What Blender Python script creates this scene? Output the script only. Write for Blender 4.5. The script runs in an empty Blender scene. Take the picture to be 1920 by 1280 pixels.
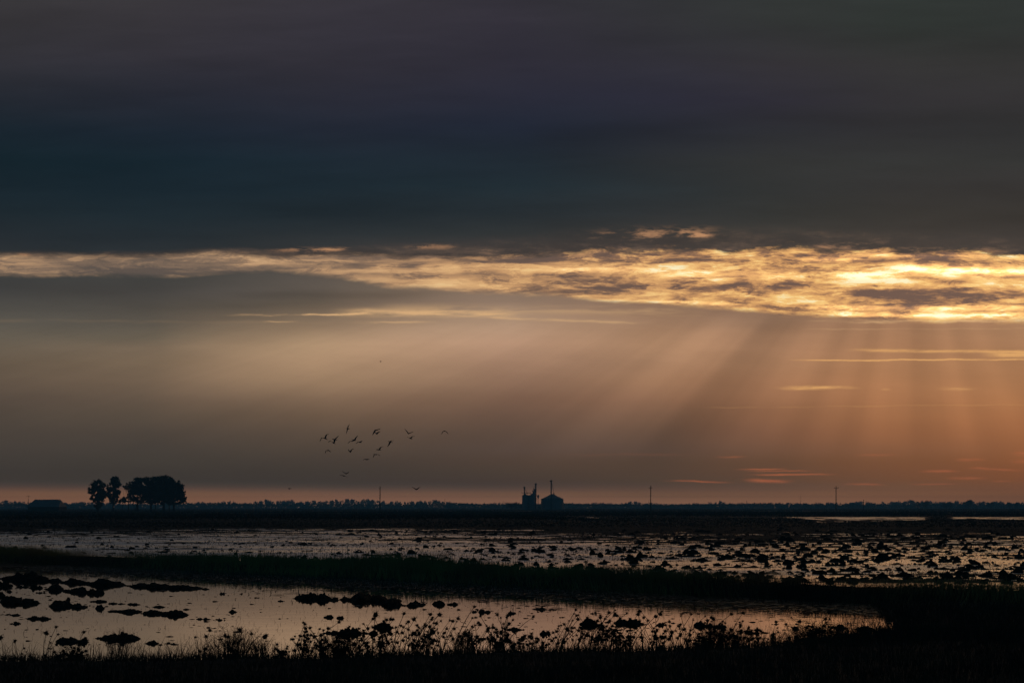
import bpy, bmesh, math, random
import numpy as np
from mathutils import Vector, noise as mnoise

random.seed(7); RNG = np.random.default_rng(11)
S = bpy.context.scene
COL = S.collection
R = math.radians

# ------------------------------------------------------------------ camera
F = 2000.0            # focal length in photo pixels (photo 1920 wide)
HZ = 950.0            # row of the horizon
HC = 2.5              # eye height above the water
cam_d = bpy.data.cameras.new('camera'); cam = bpy.data.objects.new('camera', cam_d)
COL.objects.link(cam); S.camera = cam
cam_d.sensor_fit = 'HORIZONTAL'; cam_d.sensor_width = 36.0; cam_d.lens = 36.0 * F / 1920
cam_d.shift_y = (HZ - 640) / 1920.0
cam_d.clip_start = 0.1; cam_d.clip_end = 20000
cam.location = (0, 0, HC); cam.rotation_euler = (R(90), 0, 0)

HAZE_D = 4.6e-4; HAZE_TOP = 34.0; HAZE_LEN = 3300.0
SUN_U, SUN_V = (1710 - 960) / F, (HZ - 310) / F      # where the beams meet
SUN_AZ = math.atan(SUN_U); SUN_EL = math.atan(SUN_V * math.cos(SUN_AZ))

S.view_settings.view_transform = 'Standard'; S.view_settings.look = 'None'
S.view_settings.exposure = 0; S.view_settings.gamma = 1
S.view_settings.use_curve_mapping = False
S.cycles.use_denoising = True
S.cycles.max_bounces = 6; S.cycles.volume_bounces = 1; S.cycles.transparent_max_bounces = 8
S.cycles.caustics_reflective = False; S.cycles.caustics_refractive = False

def lin(c):
    return tuple((v / 255 / 12.92) if v / 255 <= .04045 else ((v / 255 + .055) / 1.055) ** 2.4 for v in c)

# ------------------------------------------------------------------ node expressions
class X:
    """a float socket with arithmetic"""
    def __init__(s, nt, sock): s.nt = nt; s.s = sock
    def _m(s, op, *o, clamp=False):
        n = s.nt.nodes.new('ShaderNodeMath'); n.operation = op; n.use_clamp = clamp
        for i, v in enumerate((s,) + o):
            if isinstance(v, X): s.nt.links.new(v.s, n.inputs[i])
            else: n.inputs[i].default_value = float(v)
        return X(s.nt, n.outputs[0])
    def __add__(s, o): return s._m('ADD', o)
    def __sub__(s, o): return s._m('SUBTRACT', o)
    def __mul__(s, o): return s._m('MULTIPLY', o)
    def __truediv__(s, o): return s._m('DIVIDE', o)
    def __radd__(s, o): return s + o
    def __rmul__(s, o): return s * o
    def __rsub__(s, o): return (s * -1) + o
    def max(s, o): return s._m('MAXIMUM', o)
    def min(s, o): return s._m('MINIMUM', o)
    def abs(s): return s._m('ABSOLUTE')
    def sat(s): return s._m('ADD', 0.0, clamp=True)
    def pow(s, o): return s._m('POWER', o)
def step(x, a, b, o0=0., o1=1., kind='SMOOTHSTEP'):
    n = x.nt.nodes.new('ShaderNodeMapRange'); n.interpolation_type = kind; n.clamp = True
    x.nt.links.new(x.s, n.inputs['Value'])
    for k, v in (('From Min', a), ('From Max', b)):
        if isinstance(v, X): x.nt.links.new(v.s, n.inputs[k])
        else: n.inputs[k].default_value = v
    n.inputs['To Min'].default_value = o0; n.inputs['To Max'].default_value = o1
    return X(x.nt, n.outputs[0])
def fbm(x, y, z, sx, sy, detail=4., rough=.55, dist=0.):
    nt = x.nt
    c = nt.nodes.new('ShaderNodeCombineXYZ')
    nt.links.new((x * sx).s, c.inputs[0]); nt.links.new((y * sy).s, c.inputs[1]); c.inputs[2].default_value = z
    n = nt.nodes.new('ShaderNodeTexNoise'); n.inputs['Scale'].default_value = 1.
    n.inputs['Detail'].default_value = detail; n.inputs['Roughness'].default_value = rough
    n.inputs['Distortion'].default_value = dist
    nt.links.new(c.outputs[0], n.inputs['Vector'])
    return X(nt, n.outputs['Fac'])
def ramp(x, lo, hi, stops, interp='LINEAR'):
    """stops: (position in lo..hi, (r,g,b) linear or float)"""
    nt = x.nt
    n = nt.nodes.new('ShaderNodeValToRGB'); cr = n.color_ramp; cr.interpolation = interp
    nt.links.new(((x - lo) * (1 / (hi - lo))).sat().s, n.inputs[0])
    stops = sorted(stops, key=lambda t: t[0])
    for i, (p, c) in enumerate(stops):
        p = min(1, max(0, (p - lo) / (hi - lo)))
        e = cr.elements[i] if i < 2 and i < len(cr.elements) else cr.elements.new(p)
        e.position = p
        e.color = (c, c, c, 1) if isinstance(c, (int, float)) else (*c, 1)
    return n.outputs[0]
def rampf(x, lo, hi, stops, vlo, vhi, interp='LINEAR'):
    o = ramp(x, lo, hi, [(p, (v - vlo) / (vhi - vlo)) for p, v in stops], interp)
    return X(x.nt, o) * (vhi - vlo) + vlo
def cmix(nt, fac, a, b, kind='MIX'):
    n = nt.nodes.new('ShaderNodeMix'); n.data_type = 'RGBA'; n.blend_type = kind; n.clamp_factor = (kind != 'ADD')
    if isinstance(fac, X): nt.links.new(fac.s, n.inputs['Factor'])
    else: n.inputs['Factor'].default_value = fac
    for k, v in (('A', a), ('B', b)):
        i = [q for q in n.inputs if q.name == k and q.type == 'RGBA'][0]
        if isinstance(v, tuple): i.default_value = (*v[:3], 1)
        else: nt.links.new(v, i)
    return [q for q in n.outputs if q.type == 'RGBA'][0]
def cscale(nt, col, f):
    n = nt.nodes.new('ShaderNodeVectorMath'); n.operation = 'SCALE'
    nt.links.new(col, n.inputs[0])
    if isinstance(f, X): nt.links.new(f.s, n.inputs['Scale'])
    else: n.inputs['Scale'].default_value = f
    return n.outputs[0]

# ------------------------------------------------------------------ sky
W = bpy.data.worlds.new('World'); S.world = W; W.use_nodes = True
nt = W.node_tree; nt.nodes.clear()
tc = nt.nodes.new('ShaderNodeTexCoord'); sp = nt.nodes.new('ShaderNodeSeparateXYZ')
nt.links.new(tc.outputs['Generated'], sp.inputs[0])
dx, dy, dz = (X(nt, o) for o in sp.outputs)
yc = dy.max(0.3)
U = dx / yc; V = dz / yc          # a cloud sheet whose bands run across the view
PU = lambda px: (px - 960) / F
PV = lambda py: (HZ - py) / F

rows = [949, 942, 934, 926, 919, 913, 907, 900, 885, 865, 840, 810, 780, 750, 715, 680, 650, 625, 600, 570, 540, 510, 475, 440, 400, 350, 300, 240, 180, 110, 40, -60]
grid = {
 -100: [(112,80,66),(118,82,64),(115,80,62),(106,75,59),(94,68,56),(78,62,54),(66,57,52),(60,54,50),(58,53,50),(60,55,52),(64,58,54),(68,61,56),(74,66,60),(82,72,65),(92,81,71),(100,89,77),(102,94,83),(98,92,83),(88,85,79),(78,77,74),(76,75,73),(66,67,66),(44,48,51),(32,40,46),(24,38,46),(18,36,46),(14,36,46),(20,36,48),(31,37,48),(45,44,51),(52,49,52),(54,51,52)],
  300: [(112,80,66),(118,82,64),(115,80,62),(106,76,60),(92,68,57),(74,60,53),(62,55,50),(57,52,49),(58,53,50),(62,57,53),(66,60,56),(72,64,58),(82,72,63),(94,81,70),(110,94,79),(124,107,89),(126,110,93),(108,99,86),(94,88,80),(84,80,75),(82,78,74),(70,69,66),(46,50,53),(33,42,48),(25,39,47),(19,37,48),(16,36,48),(22,35,50),(34,37,50),(47,44,53),(53,49,55),(56,52,56)],
  620: [(110,79,66),(116,82,66),(114,80,65),(104,75,62),(88,67,57),(72,60,53),(63,55,50),(60,53,50),(62,55,51),(68,59,54),(76,65,57),(86,72,62),(100,82,68),(116,95,78),(138,114,92),(158,131,106),(162,136,110),(146,124,102),(124,108,92),(100,90,80),(96,86,77),(88,80,73),(54,54,54),(38,45,49),(28,41,49),(22,39,50),(22,37,50),(27,34,50),(36,37,51),(46,43,54),(51,47,57),(56,51,58)],
  960: [(106,77,65),(112,80,65),(110,78,64),(102,74,60),(90,67,57),(76,61,54),(68,56,51),(65,54,50),(68,57,51),(74,60,53),(80,65,56),(88,70,58),(102,79,64),(118,90,71),(134,104,82),(152,120,95),(166,133,106),(166,136,109),(158,132,107),(134,113,94),(128,108,90),(120,100,83),(64,58,56),(46,49,50),(36,44,49),(29,41,48),(29,39,48),(29,35,49),(36,37,50),(44,42,53),(48,45,54),(52,49,56)],
 1220: [(106,77,65),(112,80,65),(110,78,63),(103,74,59),(94,69,56),(84,64,54),(76,60,52),(72,58,50),(74,58,50),(78,61,52),(84,65,54),(94,71,56),(112,83,63),(128,94,70),(142,107,79),(152,117,88),(160,124,93),(158,123,93),(150,118,91),(132,105,84),(128,104,82),(124,100,80),(72,62,57),(52,51,50),(42,45,47),(35,42,46),(37,41,45),(35,38,49),(37,37,50),(43,42,50),(46,46,50),(48,49,52)],
 1440: [(110,78,64),(114,80,63),(112,78,61),(106,74,58),(98,70,55),(92,67,54),(88,65,53),(86,63,51),(88,63,50),(92,65,50),(98,69,52),(110,76,56),(124,86,61),(138,97,68),(150,108,77),(156,116,84),(158,119,88),(152,116,87),(140,109,84),(128,101,80),(130,102,80),(130,102,78),(80,66,58),(56,53,50),(46,47,46),(40,43,44),(40,42,43),(37,39,46),(39,38,49),(44,42,47),(45,48,48),(47,51,50)],
 1680: [(110,76,60),(112,77,59),(112,75,57),(108,73,55),(104,71,53),(104,71,52),(104,70,51),(106,70,50),(110,71,50),(116,75,51),(124,81,54),(136,89,58),(148,99,64),(158,108,71),(164,115,77),(164,118,81),(162,118,83),(156,115,82),(150,112,82),(146,112,82),(150,114,82),(152,116,82),(86,70,60),(58,53,50),(48,46,44),(42,42,43),(40,42,43),(38,39,44),(42,41,46),(45,45,46),(42,48,46),(44,50,48)],
 2000: [(106,71,54),(108,71,53),(108,70,52),(108,69,50),(110,69,49),(114,71,49),(116,72,49),(120,73,48),(126,76,48),(134,81,50),(142,88,53),(150,95,58),(158,103,64),(164,111,70),(166,116,76),(166,119,80),(162,119,83),(154,116,83),(148,112,82),(150,114,84),(156,118,84),(158,120,84),(84,68,60),(58,52,49),(50,46,43),(44,42,42),(41,42,42),(40,41,43),(43,42,44),(45,45,45),(43,47,46),(44,48,47)],
}
def haze_gain(py, c):
    v = max(1e-4, PV(py)); path = min(HAZE_LEN, (HAZE_TOP - HC) / v)
    t = math.exp(-HAZE_D * path)
    air = (.007, .013, .018)
    return tuple(max(0.0, (a - b * (1 - t))) / t for a, b in zip(c, air))
for px in grid:
    for i, r in enumerate(rows):
        q = grid[px][i]
        if 560 < r < 902:
            q = (q[0] * 1.02, q[1] * .995, q[2] * .96)
            if px in (300, 620) and 560 < r < 700: q = tuple(v * .93 for v in q)
            if px >= 960 and r < 860: q = (q[0] * .985, q[1] * .995, q[2] * 1.05)
            if 600 <= px <= 1700 and r < 860: q = tuple(v * 1.045 for v in q)
        if r < 460 and px < 700:
            m_ = sum(q) / 3; q = tuple(v * .74 + m_ * .26 + 1.5 for v in q)
        grid[px][i] = q
base = None
u_slow = U + (fbm(U, V, 3.1, 2.2, 7., 3.) - .5) * .16
v_slow = V + (fbm(U, V, 8.7, 2.4, 9., 4.) - .5) * step(V, .05, .2, .004, .035)
prev = None
for px in sorted(grid):
    stops = [(PV(r), haze_gain(r, lin(c if r < 925 else (c[0] + 2, c[1] + 2, c[2] - 1)))) for r, c in zip(rows, grid[px])]
    c = ramp(v_slow, PV(949), PV(-60), stops)
    base = c if base is None else cmix(nt, step(u_slow, PU(prev), PU(px), kind='LINEAR'), base, c)
    prev = px
# soft shafts of light painted into the sky colour, fanning out below the bank
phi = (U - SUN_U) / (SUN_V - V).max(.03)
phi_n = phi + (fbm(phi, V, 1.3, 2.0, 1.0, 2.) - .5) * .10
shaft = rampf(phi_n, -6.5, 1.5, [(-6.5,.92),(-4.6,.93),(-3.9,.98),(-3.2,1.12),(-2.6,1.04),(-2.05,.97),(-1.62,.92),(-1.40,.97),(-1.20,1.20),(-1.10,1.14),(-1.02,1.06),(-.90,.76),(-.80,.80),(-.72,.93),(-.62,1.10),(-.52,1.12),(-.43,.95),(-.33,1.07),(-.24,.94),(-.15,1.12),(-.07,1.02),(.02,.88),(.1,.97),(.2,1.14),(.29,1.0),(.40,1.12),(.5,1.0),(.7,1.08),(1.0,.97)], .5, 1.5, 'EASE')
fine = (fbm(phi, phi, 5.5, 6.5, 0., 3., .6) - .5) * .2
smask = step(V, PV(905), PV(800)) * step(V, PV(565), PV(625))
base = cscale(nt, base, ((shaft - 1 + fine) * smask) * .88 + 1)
# soft streaky texture of the bank above and of the thin veil below
tex = (fbm(U, V + U * .04, 12.3, 2.6, 17., 6., .58) - .5) * .80 + (fbm(U, V - U * .06, 2.9, 6., 55., 6., .6) - .5) * .34 * step(V, .2, .28)
base = cscale(nt, base, tex * step(V, .03, .2, .35, 1.) + 1)

VBOFF = 0
def soft(x0, x1, y, th, a, y2=None):
    y2 = y if y2 is None else y2; u0, u1 = PU(x0), PU(x1); sl = (PV(y2) - PV(y)) / (u1 - u0)
    d = (V + (fbm(U, V, 71., 3., 14., 5., .6) - .5) * .02 - PV(y) - (U - u0) * sl) * (F / th)
    s = (u1 - u0) * .35
    return (d * d * -1)._m('EXPONENT') * step(U, u0, u0 + s) * step(U, u1 - s, u1, 1., 0.) * a
shade = soft(-900, 640, 548, 24, .26, 542) + soft(380, 900, 553, 9, .20, 550) + soft(380, 860, 392, 16, .16) + soft(900, 1400, 262, 22, .16, 240) + soft(-300, 420, 300, 40, .10) + soft(1150, 2100, 215, 16, .10, 225) + soft(1100, 1800, 452, 12, .18, 456)
glow_ = soft(900, 1700, 150, 30, .08, 120) + soft(-200, 700, 120, 34, .10, 90) + soft(500, 1500, 365, 20, .10, 360) + soft(1380, 2200, 330, 30, .08)
base = cscale(nt, base, (shade * -1) + glow_ + 1)
# --- bright opening between the bank and the veil
ne = fbm(U, V, 0.7, 17., 52., 8., .64, .3)
ne2 = fbm(U, V, 6.1, 5., 20., 3., .5)
wv = V + (fbm(U, V, 9.9, 7., 30., 6., .6) - .5) * .016
VT = rampf(U, -.6, .6, [(-.5,PV(477)),(-.25,PV(480)),(-.12,PV(478)),(0,PV(479)),(.1,PV(466)),(.17,PV(470)),(.28,PV(468)),(.36,PV(474)),(.5,PV(480))], .2, .26)
ned = ne + (fbm(U, V, 41., 30., 120., 6., .65) - .5) * .35
rag = step(U, -.32, .12, .012, .030)
deck = step(V + (ned - .5) * rag + (ne2 - .5) * .018 - VT, -.0035, .003)
VB = rampf(U, -.6, .6, [(-.5,PV(514)),(-.33,PV(516)),(-.22,PV(508)),(-.16,PV(520)),(-.11,PV(540)),(-.03,PV(546)),(.05,PV(556)),(.1,PV(566)),(.22,PV(582)),(.29,PV(597)),(.37,PV(603)),(.5,PV(606))], .15, .25)
bandlow = step(V + (ne - .5) * .012 + (ne2 - .5) * .006 - VB, -.003, .004)
g1 = fbm(U + (ne2 - .5) * .05, wv, 4.4, 6.5, 62., 8., .6, .25)
g3 = fbm(U, V, 21.3, 15., 50., 9., .66, .5)
g1 = g1 + (g3 - .5) * step(U, -.1, .25, .45, .95)
g2 = fbm(U, wv, 7.7, 26., 150., 7., .72)
gs = fbm(U, wv, 14.4, 3.2, 78., 7., .52, .1)
rt_ = step(U, -.15, .2)
g1 = g1 * rt_ + gs * (1 - rt_)
g = (g1 - .5) * (rt_ * -.2 + 2.9) + (g2 - .5) * (rt_ * .75 + .35) + .56 - rt_ * .04
rid = (fbm(U + (g3 - .5) * .03, wv, 51.7, 16., 105., 6., .6, .3) * 2 - 1).abs()
g = g + (.16 - rid) * step(U, -.2, .2, .35, 1.3)
hard = step(fbm(U + (g2 - .5) * .01, wv, 61.3, 10., 62., 9., .66, .5), .475, .525)
hard2 = step(fbm(U, wv + (g2 - .5) * .004, 83.3, 24., 120., 8., .68, .4), .47, .52)
g = g + (hard - .5) * step(U, -.2, .2, .22, .36) + (hard2 - .5) * step(U, -.2, .2, .10, .26)

def streak(x0, x1, y, th, bend=0., y2=None, soft=.035, nz=1.):
    y2 = y if y2 is None else y2
    u0, u1 = PU(x0), PU(x1)
    sl = (PV(y2) - PV(y)) / (u1 - u0)
    d = (wv_s - PV(y)) - (U - u0) * sl
    fall = (d * (F / th)); fall = fall * fall * -1
    e = fall._m('EXPONENT') if hasattr(fall, '_m') else fall
    s = min(soft, (u1 - u0) * .4)
    m = step(U, u0 - s * .2, u0 + s) * step(U, u1 - s, u1 + s * .2, 1., 0.)
    return e * m
wv_s = V + (ne - .5) * .0042 + (fbm(U, V, 31.1, 24., 30., 6., .6) - .5) * .0028
tn = step(fbm(U, V, 15.5, 14., 160., 7., .66), .38, .58)
def addup(lst, amp):
    t = None
    for a, *st in lst:
        q = streak(*st) * (a * amp); t = q if t is None else t + q
    return t
inner_dark = addup([(1.2,1560,1950,549,12),(.9,1690,1850,527,7),(.8,1040,1230,541,6),(.8,640,880,556,9,0,552),(.8,1345,1410,531,9),
    (.7,735,800,499,5),(1.2,205,330,514,6),(1.1,1220,1390,487,3.2),(.9,840,1065,490,3.6,0,489),(.7,1380,1480,544,5),(.6,640,720,500,6),(.6,1470,1600,490,4),(.7,1250,1560,572,3.5)], .55)
inner_hot = addup([(1.7,1660,1960,502,9,0,512),(1.0,1480,1640,487,4),(.9,1500,1960,577,5),(.9,1520,1960,590,4),(.7,1060,1400,562,4,0,572),(.5,1200,1520,515,9),(.6,1560,1960,480,4),(.5,1000,1240,505,6),(1.0,1540,1700,515,7)], .9)
bv = g - inner_dark + inner_hot * .5
gold_l = ramp(bv, 0., 1.5, [(0, lin((96,84,76))),(.35, lin((136,112,92))),(.65, lin((186,148,112))),(.95, lin((218,178,134))),(1.5, lin((236,204,160)))])
gold_r = ramp(bv, 0., 1.5, [(0, lin((112,86,74))),(.3, lin((148,108,80))),(.6, lin((206,150,96))),(.9, lin((240,182,110))),(1.2, lin((255,210,132))),(1.5, lin((255,242,196)))])
gold = cmix(nt, step(U, -.3, .3), gold_l, gold_r)
gold = cscale(nt, gold, step(U, .2, .45, 1., 1.06) + inner_hot * .48)
col = cmix(nt, bandlow, base, gold)
# ragged underside of the bank
under = ramp((g2 + ned) * .5, .3, .7, [(.3, lin((50,47,46))),(.5, lin((66,58,54))),(.6, lin((92,76,66))),(.7, lin((140,110,86)))])
deckcol = cmix(nt, step(V + (ne2 - .5) * .02 - VT, .0, step(U, -.3, .1, .006, .024)), under, base)
col = cmix(nt, deck, col, deckcol)
# ragged lit scraps hanging at the edge of the bank
scrap = addup([(.5,1100,1350,443,9,0,433),(.9,1240,1345,441,4),(.5,590,660,467,3.5),(.5,20,60,478,3),(.6,178,208,477,3),(.4,1480,1700,462,5),(.4,760,860,462,4),(.4,500,640,468,4),(.45,1560,1900,470,5)], 1.) * step(g2, .45, .60) * step(ned, .42, .56)
col = cmix(nt, scrap.min(.7), col, lin((214,156,110)))
# thin lit streaks in the veil
st = addup([(.9,425,720,591,1.6,0,588),(.75,620,980,586,6,0,590),(.45,860,1230,594,2.2,0,606),(.5,490,560,602,1.1),(.5,650,820,604,2),
    (.3,700,1330,578,8,0,584),(.05,-60,640,601,3.,0,604),(.8,1510,1960,603,2.6,0,601),(.25,1500,1960,617,1.2)], 1.)
col = cmix(nt, (st * (tn * .95 + .1)).min(.9), col, lin((226,180,128)))
st = addup([(.75,1590,1960,656,2.6,0,660),(1.1,1840,1960,665,4.5),(1.,1478,1960,675,1.3,0,674),(.95,1448,1612,727,2.6),(.5,1470,1560,730,2),(.5,1756,1836,729,3.4),(.25,1650,1672,730,2),(.14,1300,1960,764,1.2,0,758)], 1.)
col = cmix(nt, (st * (tn * .9 + .15)).min(.9), col, lin((232,172,106)))
st = addup([(.6,1378,1478,879,1.4),(.5,1395,1530,883,1.1),(.75,1400,1568,890,1.5),(.75,1392,1490,900,3.,0,904),(.7,1240,1372,901,1.4,0,904),(.55,1575,1665,907,2),
    (.45,1700,1800,907,1.2),(.5,1720,1800,883,2.4),(.6,1810,1920,877,2.2,0,881),(.45,1770,1850,896,2.2),(.55,1790,1850,862,2.4),(1.,1895,1980,850,3.6),(.9,1892,1980,864,3.2),
    (.07,1040,1300,852,2.),(.2,1600,1700,853,2),(.3,1340,1400,855,1.5),(.4,1855,1900,903,1.5)], 1.)
col = cmix(nt, (st * (tn * .95 + .15)).min(.8), col, haze_gain(885, lin((168,92,60))))
# unseen sky behind the viewer and overhead, coloured teal to tint the haze
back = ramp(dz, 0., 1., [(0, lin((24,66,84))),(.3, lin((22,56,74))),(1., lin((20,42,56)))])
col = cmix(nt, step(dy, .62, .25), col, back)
col = cscale(nt, col, step(V, -.012, 0., .12, 1.))
sky = nt.nodes.new('ShaderNodeTexSky'); sky.sky_type = 'NISHITA'; sky.sun_disc = False
sky.sun_elevation = SUN_EL; sky.sun_rotation = SUN_AZ
col = cmix(nt, 1., col, cscale(nt, sky.outputs[0], .0004), 'ADD')     # what little daylight the bank lets through
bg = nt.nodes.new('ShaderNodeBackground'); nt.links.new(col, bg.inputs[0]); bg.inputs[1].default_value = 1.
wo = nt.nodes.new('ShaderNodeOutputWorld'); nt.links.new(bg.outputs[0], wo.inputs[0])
W.cycles.sampling_method = 'MANUAL'; W.cycles.sample_map_resolution = 1024

sl = bpy.data.lights.new('sun', 'SUN'); sun = bpy.data.objects.new('sun', sl); COL.objects.link(sun)
sl.energy = .012; sl.angle = R(20); sl.color = (1., .62, .34)         # veiled by the bank
sd = Vector((math.sin(SUN_AZ) * math.cos(SUN_EL), math.cos(SUN_AZ) * math.cos(SUN_EL), math.sin(SUN_EL)))
sun.rotation_euler = sd.to_track_quat('Z', 'Y').to_euler()

# ================================================================== helpers
def tag(o, label=None, cat=None, group=None, kind=None):
    if label: o['label'] = label
    if cat: o['category'] = cat
    if group: o['group'] = group
    if kind: o['kind'] = kind
    return o
def link(name, me, mat=None, parent=None, loc=None):
    o = bpy.data.objects.new(name, me); COL.objects.link(o)
    if mat is not None and me is not None and not me.materials: me.materials.append(mat)
    if parent is not None: o.parent = parent
    if loc is not None: o.location = loc
    return o
def mesh(name, v, f, smooth=False):
    me = bpy.data.meshes.new(name); me.from_pydata([tuple(p) for p in v], [], [tuple(q) for q in f]); me.update()
    if smooth: me.polygons.foreach_set('use_smooth', [True] * len(me.polygons))
    return me
def fast_mesh(name, verts, faces, smooth=False):
    """verts (n,3) array, faces (m,k) array of one polygon size"""
    verts = np.ascontiguousarray(verts, dtype=np.float32); faces = np.ascontiguousarray(faces, dtype=np.int32)
    me = bpy.data.meshes.new(name); n, k = faces.shape
    me.vertices.add(len(verts)); me.vertices.foreach_set('co', verts.ravel())
    me.loops.add(n * k); me.loops.foreach_set('vertex_index', faces.ravel())
    me.polygons.add(n); me.polygons.foreach_set('loop_start', np.arange(0, n * k, k, dtype=np.int32))
    me.polygons.foreach_set('loop_total', np.full(n, k, dtype=np.int32))
    if smooth: me.polygons.foreach_set('use_smooth', np.ones(n, dtype=bool))
    me.update(calc_edges=True); me.validate(); return me
def empty(name, loc, label, cat, group=None):
    o = bpy.data.objects.new(name, None); COL.objects.link(o); o.location = loc; o.empty_display_size = .2
    return tag(o, label, cat, group)
def copy_tree(o, parent=None):
    c = o.copy(); COL.objects.link(c)
    if parent is not None: c.parent = parent
    for ch in o.children: copy_tree(ch, c)
    return c
def ordinal(n):
    base_ = ['', 'first', 'second', 'third', 'fourth', 'fifth', 'sixth', 'seventh', 'eighth', 'ninth', 'tenth', 'eleventh', 'twelfth', 'thirteenth', 'fourteenth', 'fifteenth', 'sixteenth', 'seventeenth', 'eighteenth', 'nineteenth']
    if n < 20: return base_[n]
    t = ['', '', 'twent', 'thirt', 'fort', 'fift', 'sixt', 'sevent', 'eight', 'ninet'][min(9, n // 10)]
    return t + 'ieth' if n % 10 == 0 else t + 'y-' + base_[n % 10]
def number_left_to_right(items, wording):
    """items: (object, key); label = wording(key, ordinal) counted from the left as seen by the viewer"""
    d = {}
    for o, k in items: d.setdefault(k, []).append(o)
    for k, os_ in d.items():
        os_.sort(key=lambda o: o.location.x / o.location.y)
        for i, o in enumerate(os_): o['label'] = wording(k, ordinal(i + 1) if len(os_) > 1 else 'only')
class MB:
    def __init__(s): s.v = []; s.f = []
    def add(s, v, f):
        b = len(s.v); s.v += [tuple(p) for p in v]; s.f += [tuple(b + i for i in q) for q in f]
    def box(s, x0, x1, y0, y1, z0, z1):
        s.add([(x0,y0,z0),(x1,y0,z0),(x1,y1,z0),(x0,y1,z0),(x0,y0,z1),(x1,y0,z1),(x1,y1,z1),(x0,y1,z1)],
              [(0,3,2,1),(4,5,6,7),(0,1,5,4),(1,2,6,5),(2,3,7,6),(3,0,4,7)])
    def tube(s, pts, rad, n=8, cap=True):
        pts = [Vector(p) for p in pts]; rad = rad if isinstance(rad, (list, tuple)) else [rad] * len(pts)
        vs, fs = [], []; up0 = Vector((.13, .97, .2))
        for i, p in enumerate(pts):
            t = (pts[min(i + 1, len(pts) - 1)] - pts[max(i - 1, 0)]).normalized()
            a = t.cross(up0).normalized(); b = t.cross(a).normalized()
            for k in range(n):
                w = 2 * math.pi * k / n; vs.append(p + (a * math.cos(w) + b * math.sin(w)) * rad[i])
        for i in range(len(pts) - 1):
            for k in range(n):
                fs.append((i*n+k, i*n+(k+1)%n, (i+1)*n+(k+1)%n, (i+1)*n+k))
        if cap: fs += [tuple(range(n))[::-1], tuple((len(pts)-1)*n + k for k in range(n))]
        s.add(vs, fs)
    def lathe(s, cx, cy, prof, n=32):
        vs, fs = [], []
        for r, z in prof:
            for k in range(n):
                w = 2 * math.pi * k / n; vs.append((cx + r * math.cos(w), cy + r * math.sin(w), z))
        for i in range(len(prof) - 1):
            for k in range(n): fs.append((i*n+k, i*n+(k+1)%n, (i+1)*n+(k+1)%n, (i+1)*n+k))
        fs += [tuple(range(n))[::-1], tuple((len(prof)-1)*n + k for k in range(n))]
        s.add(vs, fs)
    def build(s, name, mat, parent=None, smooth=False, loc=None):
        return link(name, mesh(name, s.v, s.f, smooth), mat, parent, loc)
def gx(px, Y): return (px - 960) / F * Y
def gz(py, Y): return HC + (HZ - py) / F * Y
def gy(py): return HC * F / (py - HZ)                 # water-level distance of a row
def vnoise(x, y, seed=0):
    """value noise, vectorised, range 0..1"""
    xi = np.floor(x).astype(np.int64); yi = np.floor(y).astype(np.int64); xf = x - xi; yf = y - yi
    def h(a, b):
        n = (a * 374761393 + b * 668265263 + seed * 1442695041) & 0xffffffff
        n = ((n ^ (n >> 13)) * 1274126177) & 0xffffffff
        return ((n ^ (n >> 16)) & 0xffff) / 65535.
    sx = xf * xf * (3 - 2 * xf); sy = yf * yf * (3 - 2 * yf)
    return (h(xi, yi) * (1 - sx) + h(xi + 1, yi) * sx) * (1 - sy) + (h(xi, yi + 1) * (1 - sx) + h(xi + 1, yi + 1) * sx) * sy
def vfbm(x, y, seed=0, o=4):
    t = 0; a = .5; w = 0
    for i in range(o):
        t = t + a * vnoise(x * 2 ** i, y * 2 ** i, seed + i * 17); w += a; a *= .5
    return t / w

# ================================================================== materials
def mat(name, c, rough=.9, c2=None, scale=3., spec=.3, bump=0., bscale=20., metal=0.):
    m = bpy.data.materials.new(name); m.use_nodes = True; t = m.node_tree; b = t.nodes['Principled BSDF']
    b.inputs['Roughness'].default_value = rough; b.inputs['Specular IOR Level'].default_value = spec; b.inputs['Metallic'].default_value = metal
    c2 = c2 or tuple(v * .55 for v in c)
    tcn = t.nodes.new('ShaderNodeTexCoord'); n = t.nodes.new('ShaderNodeTexNoise'); n.inputs['Scale'].default_value = scale; n.inputs['Detail'].default_value = 5
    t.links.new(tcn.outputs['Object'], n.inputs['Vector'])
    r = t.nodes.new('ShaderNodeValToRGB'); r.color_ramp.elements[0].position = .35; r.color_ramp.elements[1].position = .65
    r.color_ramp.elements[0].color = (*c2, 1); r.color_ramp.elements[1].color = (*c, 1)
    t.links.new(n.outputs['Fac'], r.inputs[0]); t.links.new(r.outputs[0], b.inputs['Base Color'])
    if bump:
        n2 = t.nodes.new('ShaderNodeTexNoise'); n2.inputs['Scale'].default_value = bscale; n2.inputs['Detail'].default_value = 4
        t.links.new(tcn.outputs['Object'], n2.inputs['Vector'])
        bp = t.nodes.new('ShaderNodeBump'); bp.inputs['Strength'].default_value = bump; bp.inputs['Distance'].default_value = .05
        t.links.new(n2.outputs['Fac'], bp.inputs['Height']); t.links.new(bp.outputs[0], b.inputs['Normal'])
    return m
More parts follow.
